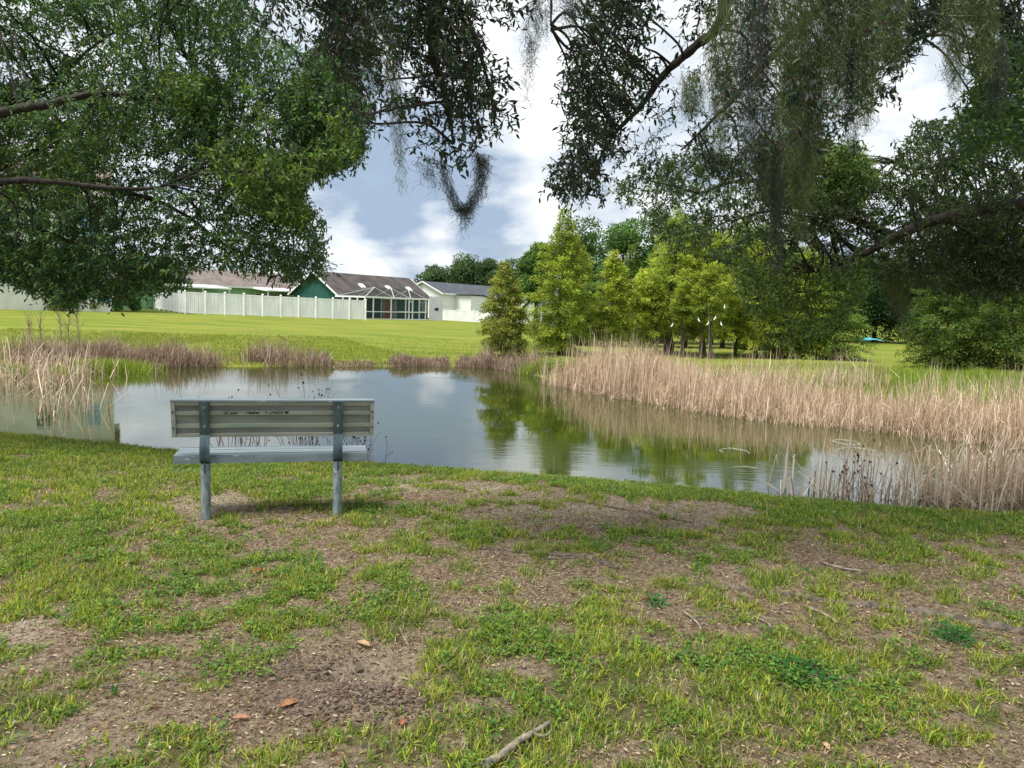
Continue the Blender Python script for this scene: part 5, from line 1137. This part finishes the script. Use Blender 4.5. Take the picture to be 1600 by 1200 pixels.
# fallen oak leaves, straw and twig bits
x, y, z = near_pts(420000, y1=9.5); g = cover_at(x, y, z)
px_, py_ = proj(x, y, z); pile = np.exp(-((px_-420)**2/170**2+(py_-830)**2/28**2))+np.exp(-((px_-1250)**2/260**2+(py_-960)**2/60**2))+np.exp(-((px_-250)**2/240**2+(py_-1110)**2/50**2))+np.exp(-((px_-1300)**2/300**2+(py_-1180)**2/25**2))
k = rng.random(len(x)) < np.clip(1.15-g+.3*pile, .12, 1)*np.clip(.25+fbm(np.stack([x*3, y*3], -1), 66, 3), 0, 1)*np.clip(4.2/y, .25, 1)*.75; x, y, z, px_, py_ = [v[k] for v in (x, y, z, px_, py_)]; n = len(x)
LIT = [(0.30, 0.22, 0.15), (0.20, 0.125, 0.08), (0.38, 0.30, 0.21), (0.12, 0.075, 0.05), (0.24, 0.13, 0.075), (0.44, 0.37, 0.28)]
pos = np.stack([x, y, z+rng.uniform(.002, .012, n)], -1); T = rng.normal(0, 1, (n, 3)); T[:, 2] = rng.normal(0, .16, n); st = rng.random(n) < .55
L = np.where(st, rng.uniform(.015, .06, n), rng.uniform(.008, .026, n)); Wd = np.where(st, rng.uniform(.001, .0025, n), L*rng.uniform(.28, .45, n))
V, F, C = leaves(pos, T, np.array([0, 0, 1.0])+rng.normal(0, .3, (n, 3)), L, Wd, palette(n, LIT, .2), fold=.5)
o = build('leaf_litter', V, F, M_dry, None, C); tag(o, 'fallen brown oak leaves and straw scattered over the bare soil', 'leaf litter', kind='stuff')
print('litter', n)
# soil clods round the dug hole
mb = MB(); ico = np.array([[0, 0, 1], [.9, 0, .45], [.28, .85, .45], [-.72, .53, .45], [-.72, -.53, .45], [.28, -.85, .45], [.72, .53, -.45], [-.28, .85, -.45], [-.9, 0, -.45], [-.28, -.85, -.45], [.72, -.53, -.45], [0, 0, -1]])
icoF = [[0, 1, 2], [0, 2, 3], [0, 3, 4], [0, 4, 5], [0, 5, 1], [1, 6, 2], [2, 7, 3], [3, 8, 4], [4, 9, 5], [5, 10, 1], [6, 7, 2], [7, 8, 3], [8, 9, 4], [9, 10, 5], [10, 6, 1], [6, 11, 7], [7, 11, 8], [8, 11, 9], [9, 11, 10], [10, 11, 6]]
n = 5200; a = rng.choice(3, n, p=[.5, .3, .2]); cx = np.array([570, 480, 430])[a]; cy = np.array([1085, 1100, 1050])[a]; sx = np.array([55, 40, 60])[a]; sy = np.array([22, 14, 12])[a]
V = []; 
for i in range(n):
    q = G(cx[i]+rng.normal()*sx[i], cy[i]+rng.normal()*sy[i], 0); r = rng.uniform(.002, .008) if rng.random() < .85 else rng.uniform(.008, .016)
    V.append(ico*r*rng.uniform(.7, 1.4, (12, 1))*np.array([1.2, 1, .7])+np.array([q[0], q[1], 0]))
V = np.array(V); zc = height(V[:, :, 0].mean(1), V[:, :, 1].mean(1)); V[:, :, 2] += zc[:, None]+.002
F = (np.arange(n)*12)[:, None, None]+np.array(icoF)[None]
M_soil = mat('loose grey brown soil', (0.18, 0.14, 0.11), 1, scale=60, c2=(0.08, 0.06, 0.045), bump=.5, bscale=160, spec=.1)
o = build('soil_clods', V.reshape(-1, 3), F.reshape(-1, 3), M_soil); tag(o, 'loose grey brown soil clods thrown up around the dug hole', 'soil', kind='stuff')
# exposed roots
def root(pxs, r0, r1, up=.3):
    q = spline([GP(a, b) for a, b in pxs], 10); q[:, 2] = height(q[:, 0], q[:, 1]); n = len(q); rr_ = np.linspace(r0, r1, n)*(1+.15*np.sin(np.arange(n)*.9)); q[:, 2] += rr_*(up-.45+.5*vn(np.stack([np.arange(n)*.35, np.zeros(n)], -1), 3)) ; mb = MB(); mb.tube(q, rr_, 8)
    return mb.build('root', M_root, oakR, True)
root([(1750, 1030), (1600, 990), (1520, 975), (1440, 958), (1330, 945), (1240, 932), (1150, 920), (1060, 912)], .040, .014, .2)
root([(965, 890), (940, 880), (900, 870), (850, 866), (790, 861), (740, 857), (640, 855), (560, 857)], .016, .008, .35)
root([(900, 872), (850, 874), (800, 868), (760, 864)], .010, .006, .3)
root([(1080, 748+70), (1000, 800), (940, 790), (900, 778)], .012, .007, .2)
root([(1400, 905), (1340, 895), (1290, 886), (1230, 870)], .014, .007, .2)
# sticks, a fallen branch and single dry leaves
def stick(pxs, r0, r1, label, name='stick', m=None, lift=.01, branches=()):
    q = spline([GP(a, b) for a, b in pxs], 8); q[:, 2] = height(q[:, 0], q[:, 1])+r0*.6+lift
    t = q[len(q)//2].copy(); mb = MB(); nn_ = len(q); mb.tube(q-t, np.linspace(r0, r1, nn_)*(1+.25*(vn(np.stack([np.arange(nn_)*.7, np.ones(nn_)*r0*99], -1), 4)-.5)), 9 if r0 > .01 else 6)
    for b_ in branches:
        w = spline([GP(a, c) for a, c in b_], 5); w[:, 2] = height(w[:, 0], w[:, 1])+.02; mb.tube(w-t, np.linspace(r0*.4, r1*.3, len(w)), 6)
    o = mb.build(name, m or M_stick, None, True); o.location = t; tag(o, label, 'stick'); return o
o = stick([(757, 1203), (790, 1182), (820, 1160), (858, 1137)], .017, .009, 'thick weathered branch piece lying at the bottom edge of the view', name='fallen_branch', branches=[[(835, 1155), (850, 1158), (862, 1148)]])
stick([(1066, 958), (1078, 967), (1090, 978), (1095, 988)], .007, .005, 'short pale curved stick on bare soil, right of the middle')
stick([(1180, 968), (1200, 978), (1206, 990)], .006, .003, 'small forked pale stick right of the curved one')
stick([(1255, 950), (1285, 962), (1308, 978)], .008, .005, 'straight grey brown stick below the long root')
stick([(1283, 882), (1320, 892), (1345, 895)], .009, .006, 'mossy stick half buried beside the upper right root')
stick([(622, 890), (630, 880), (634, 868)], .005, .003, 'thin dark twig standing askew right of the bench')
stick([(283, 848), (310, 848), (333, 844)], .006, .003, 'thin dark stick in the brown litter behind the bench')
stick([(625, 985), (630, 998), (640, 1018)], .004, .003, 'thin pale twig just above the dug hole')
stick([(155, 1078), (185, 1074), (205, 1073)], .005, .003, 'pale straw coloured stick at lower left')
stick([(912, 935), (895, 950), (880, 963)], .006, .004, 'dark thin stick leaning in the grass, centre')
M_dleaf = leaf_mat('dry leaf', .1, .7, .2)
def dryleaf(px, py, L, ang, cc, label):
    q = GP(px, py)+np.array([0, 0, .012]); k = 9; u = np.linspace(0, 1, k); prof = np.sin(u*math.pi*.96+.06)**.7*(.24+.05*np.sin(u*19)); V = []
    for i in range(k):
        for s_, zz in ((-1, .007), (-.5, 0), (0, .003), (.5, .001), (1, .009)):
            V.append([(u[i]-.5)*L, s_*prof[i]*L, zz+.005*math.sin(u[i]*3.4)])
    V = np.array(V); ca, sa = math.cos(ang), math.sin(ang); V = np.stack([V[:, 0]*ca-V[:, 1]*sa, V[:, 0]*sa+V[:, 1]*ca, V[:, 2]], -1)
    F = [[i*5+j, i*5+j+1, i*5+6+j, i*5+5+j] for i in range(k-1) for j in range(4)]
    o = build('dry_leaf', V, F, M_dleaf, None, np.tile(cc, (len(V), 1))*rng.uniform(.8, 1.15, (len(V), 1)), True); o.location = q; tag(o, label, 'leaf', 'large single fallen leaves')
dryleaf(567, 1052, .075, -.5, (0.42, 0.28, 0.16), 'curled tan leaf lying inside the dug hole')
dryleaf(453, 1105, .085, .75, (0.30, 0.16, 0.08), 'orange brown leaf on the soil clods left of the hole')
dryleaf(376, 1128, .06, .2, (0.36, 0.19, 0.13), 'reddish leaf at lower left, left of the soil clods')
dryleaf(402, 896, .08, 1.0, (0.26, 0.07, 0.03), 'dark red brown leaf cluster in the grass behind the bench')
dryleaf(1290, 1172, .05, 1.6, (0.52, 0.35, 0.22), 'pale tan leaf at the bottom edge, right of the middle')
dryleaf(1010, 940, .05, .3, (0.22, 0.07, 0.04), 'dark red leaf near the middle of the ground')
dryleaf(630, 1135, .045, 1.3, (0.36, 0.15, 0.08), 'small brown leaf below the dug hole')
# leafy dark green weeds
def weed(px, py, rad, n, label):
    c = GP(px, py); t = empty('weed_plant', c); tag(t, label, 'weed', 'dark leafy weeds in the lawn')
    p = c+np.stack([rng.normal(0, rad, n), rng.normal(0, rad, n), np.abs(rng.normal(.02, .018, n))], -1); T = p-c+rng.normal(0, .02, (n, 3)); T[:, 2] = T[:, 2]*.3
    V, F, C = leaves(p, T, np.array([0, 0, 1.0])+rng.normal(0, .4, (n, 3)), rng.uniform(.015, .032, n), rng.uniform(.007, .012, n), palette(n, [(0.02, 0.12, 0.02), (0.03, 0.16, 0.03)], .15)); build('foliage', V, F, M_grass, t, C)
weed(1250, 1055, .07, 420, 'dark green feathery weed in the lower right grass patch')
weed(1490, 998, .05, 330, 'dark green leafy weed below the thick root at right')
weed(1025, 946, .03, 120, 'small dark green weed near the middle right')

# leafless shrub on the bank in front of the bench
def shrub(name, label, base_px, n, hmin, hmax, spread, cols, buds=True, D=None, grp=None, r=.0035):
    c = np.array(base_px, float); t = empty(name, c); tag(t, label, 'shrub', grp); mb = MB(); bd = MB()
    for i in range(n):
        b = c+np.array([rng.normal(0, spread), rng.normal(0, .12), 0]); b[2] = gz(b[0], b[1])-.03; h = rng.uniform(hmin, hmax); az = rng.uniform(0, 6.28); ln = min(abs(rng.normal(.1, .13)), .3)+.15*abs(b[0]-c[0])/spread
        dx = math.cos(az)*ln*.8+.10*max(-1.5, min(1.5, (b[0]-c[0])/spread)); dy = math.sin(az)*ln*.5
        q = spline([b, b+(dx*h*.3, dy*h*.3, h*.4), b+(dx*h*.8+rng.normal(0, .02), dy*h*.7, h*.75), b+(dx*h*1.2, dy*h, h)], 5); cc = palette(1, cols, .15)[0]
        mb.tube(q, np.linspace(r, r*.35, len(q)), 5, C=cc, cap=False)
        for _ in range(rng.integers(1, 5)):
            j = rng.integers(5, len(q)-1); d = rdir(1)[0]; d[2] = abs(d[2])+.5; e = q[j]+d*rng.uniform(.05, .18); w = spline([q[j], (q[j]+e)/2+rng.normal(0, .008, 3), e], 4); mb.tube(w, np.linspace(r*.5, r*.25, len(w)), 4, C=cc, cap=False)
            if buds and rng.random() < .6: bd.add(ico*rng.uniform(.006, .013)*np.array([.8, .8, 1.3])+e, icoF)
        if buds and rng.random() < .6: bd.add(ico*rng.uniform(.006, .014)+q[-1], icoF)
    mb.build('stems', M_dry, t)
    if buds: bd.build('buds', mat('dark seed head', (0.05, 0.035, 0.03), .9, scale=30), t)
RED = [(0.20, 0.09, 0.07), (0.12, 0.07, 0.06), (0.26, 0.17, 0.12), (0.10, 0.08, 0.07)]
def bank(px, z=-.22, D=None):
    p = G(px, 740, 0); e = np.interp(px, [a for a, _ in edge_px], range(len(edge_px))); i = int(e); f = e-i; w = edge_w[1:-1]; q = w[i]*(1-f)+w[i+1]*f; q = q*(1+.35/np.linalg.norm(q)); return (q[0], q[1], gz(*q))
shrub('bare_shrub', 'leafless reddish shrub on the bank seen under the left of the bench back', bank(385), 30, .35, .75, .17, RED, grp='leafless shrubs on the near bank')
shrub('bare_shrub', 'leafless dark shrub with seed heads rising above the bench back', bank(480), 34, .35, 1.02, .17, RED, grp='leafless shrubs on the near bank')
shrub('bare_shrub', 'spreading leafless shrub at the right end of the bench seat', bank(560), 18, .3, .6, .12, [(0.3, .24, .2), (.2, .14, .11)], grp='leafless shrubs on the near bank')
shrub('bare_shrub', 'thin dark leafless shrub standing among the sparse near reeds', bank(1345), 20, .3, .6, .16, [(.1, .08, .07), (.2, .14, .11)], grp='leafless shrubs on the near bank')
# pale bare saplings on the far left bank
for i, (px, yt, D, lb) in enumerate([(47, 492, 24.5, 'pale bare sapling farthest left on the bank'), (66, 485, 25, 'thick pale bare sapling, second from the left'), (92, 486, 25, 'darker bare sapling in the middle of the five'), (107, 490, 25.4, 'pale bare sapling right of the darker one'), (124, 484, 25.2, 'bare sapling farthest right of the five')]):
    b_, h = tree_px(px, D, yt); t = empty('bare_sapling', b_); tag(t, lb, 'sapling', 'pale bare saplings on the left bank')
    mb = MB(); q = spline([b_-(0, 0, .2), b_+(rng.normal(0, .05), 0, h*.5), b_+(rng.normal(0, .08), 0, h)], 8); mb.tube(q, np.linspace(.020, .006, len(q)), 6); mb.build('stem', M_stick, t)
    mb = MB()
    for _ in range(34):
        j = rng.integers(5, len(q)); d = rdir(1)[0]; d[2] = abs(d[2])+.9; e = q[j]+unit(d)*rng.uniform(.15, .5); w = spline([q[j], (q[j]+e)/2+rng.normal(0, .02, 3), e], 4); mb.tube(w, np.linspace(.007, .003, len(w)), 4, C=(.32, .26, .2), cap=False)
    mb.build('twigs', M_dry, t)

# rings of pale scum floating on the water
M_scum = mat('pale pond scum', (0.40, 0.42, 0.37), .6, scale=30, c2=(0.22, 0.25, 0.19))
def scum(px, py, rx, ry, w, a0, a1, label):
    c = G(px, py, WZ); k = 46; V = []; an = np.linspace(a0, a1, k)
    for i, a_ in enumerate(an):
        ww = w*(.35+.9*rng.random())*math.sin(math.pi*(i+.5)/k)**.3; wb = 1+.05*math.sin(a_*5)
        for r_, z_ in ((1-ww, .003), (1-ww*.5, .008), (1+ww*.4, .003)): V.append([math.cos(a_)*rx*r_*wb, math.sin(a_)*ry*r_*wb, z_])
    F = [[i*3+j, i*3+3+j, i*3+4+j, i*3+1+j] for i in range(k-1) for j in range(2)]
    o = build('floating_scum', V, F, M_scum); o.location = c; tag(o, label, 'pond scum', 'pale scum rings floating on the pond')
scum(1322, 691, .21, .26, .09, 0, 6.28, 'small closed ring of pale scum on the water beyond the near reeds')
scum(1345, 706, .32, .40, .05, .2, 3.0, 'thin curved line of pale scum just nearer than the closed ring')
scum(1148, 706, .22, .30, .05, -.6, 3.4, 'thin open ring of scum on the dark green reflection')
scum(1168, 734, .26, .2, .05, .6, 2.6, 'short pale scum streak nearest to the grassy bank')
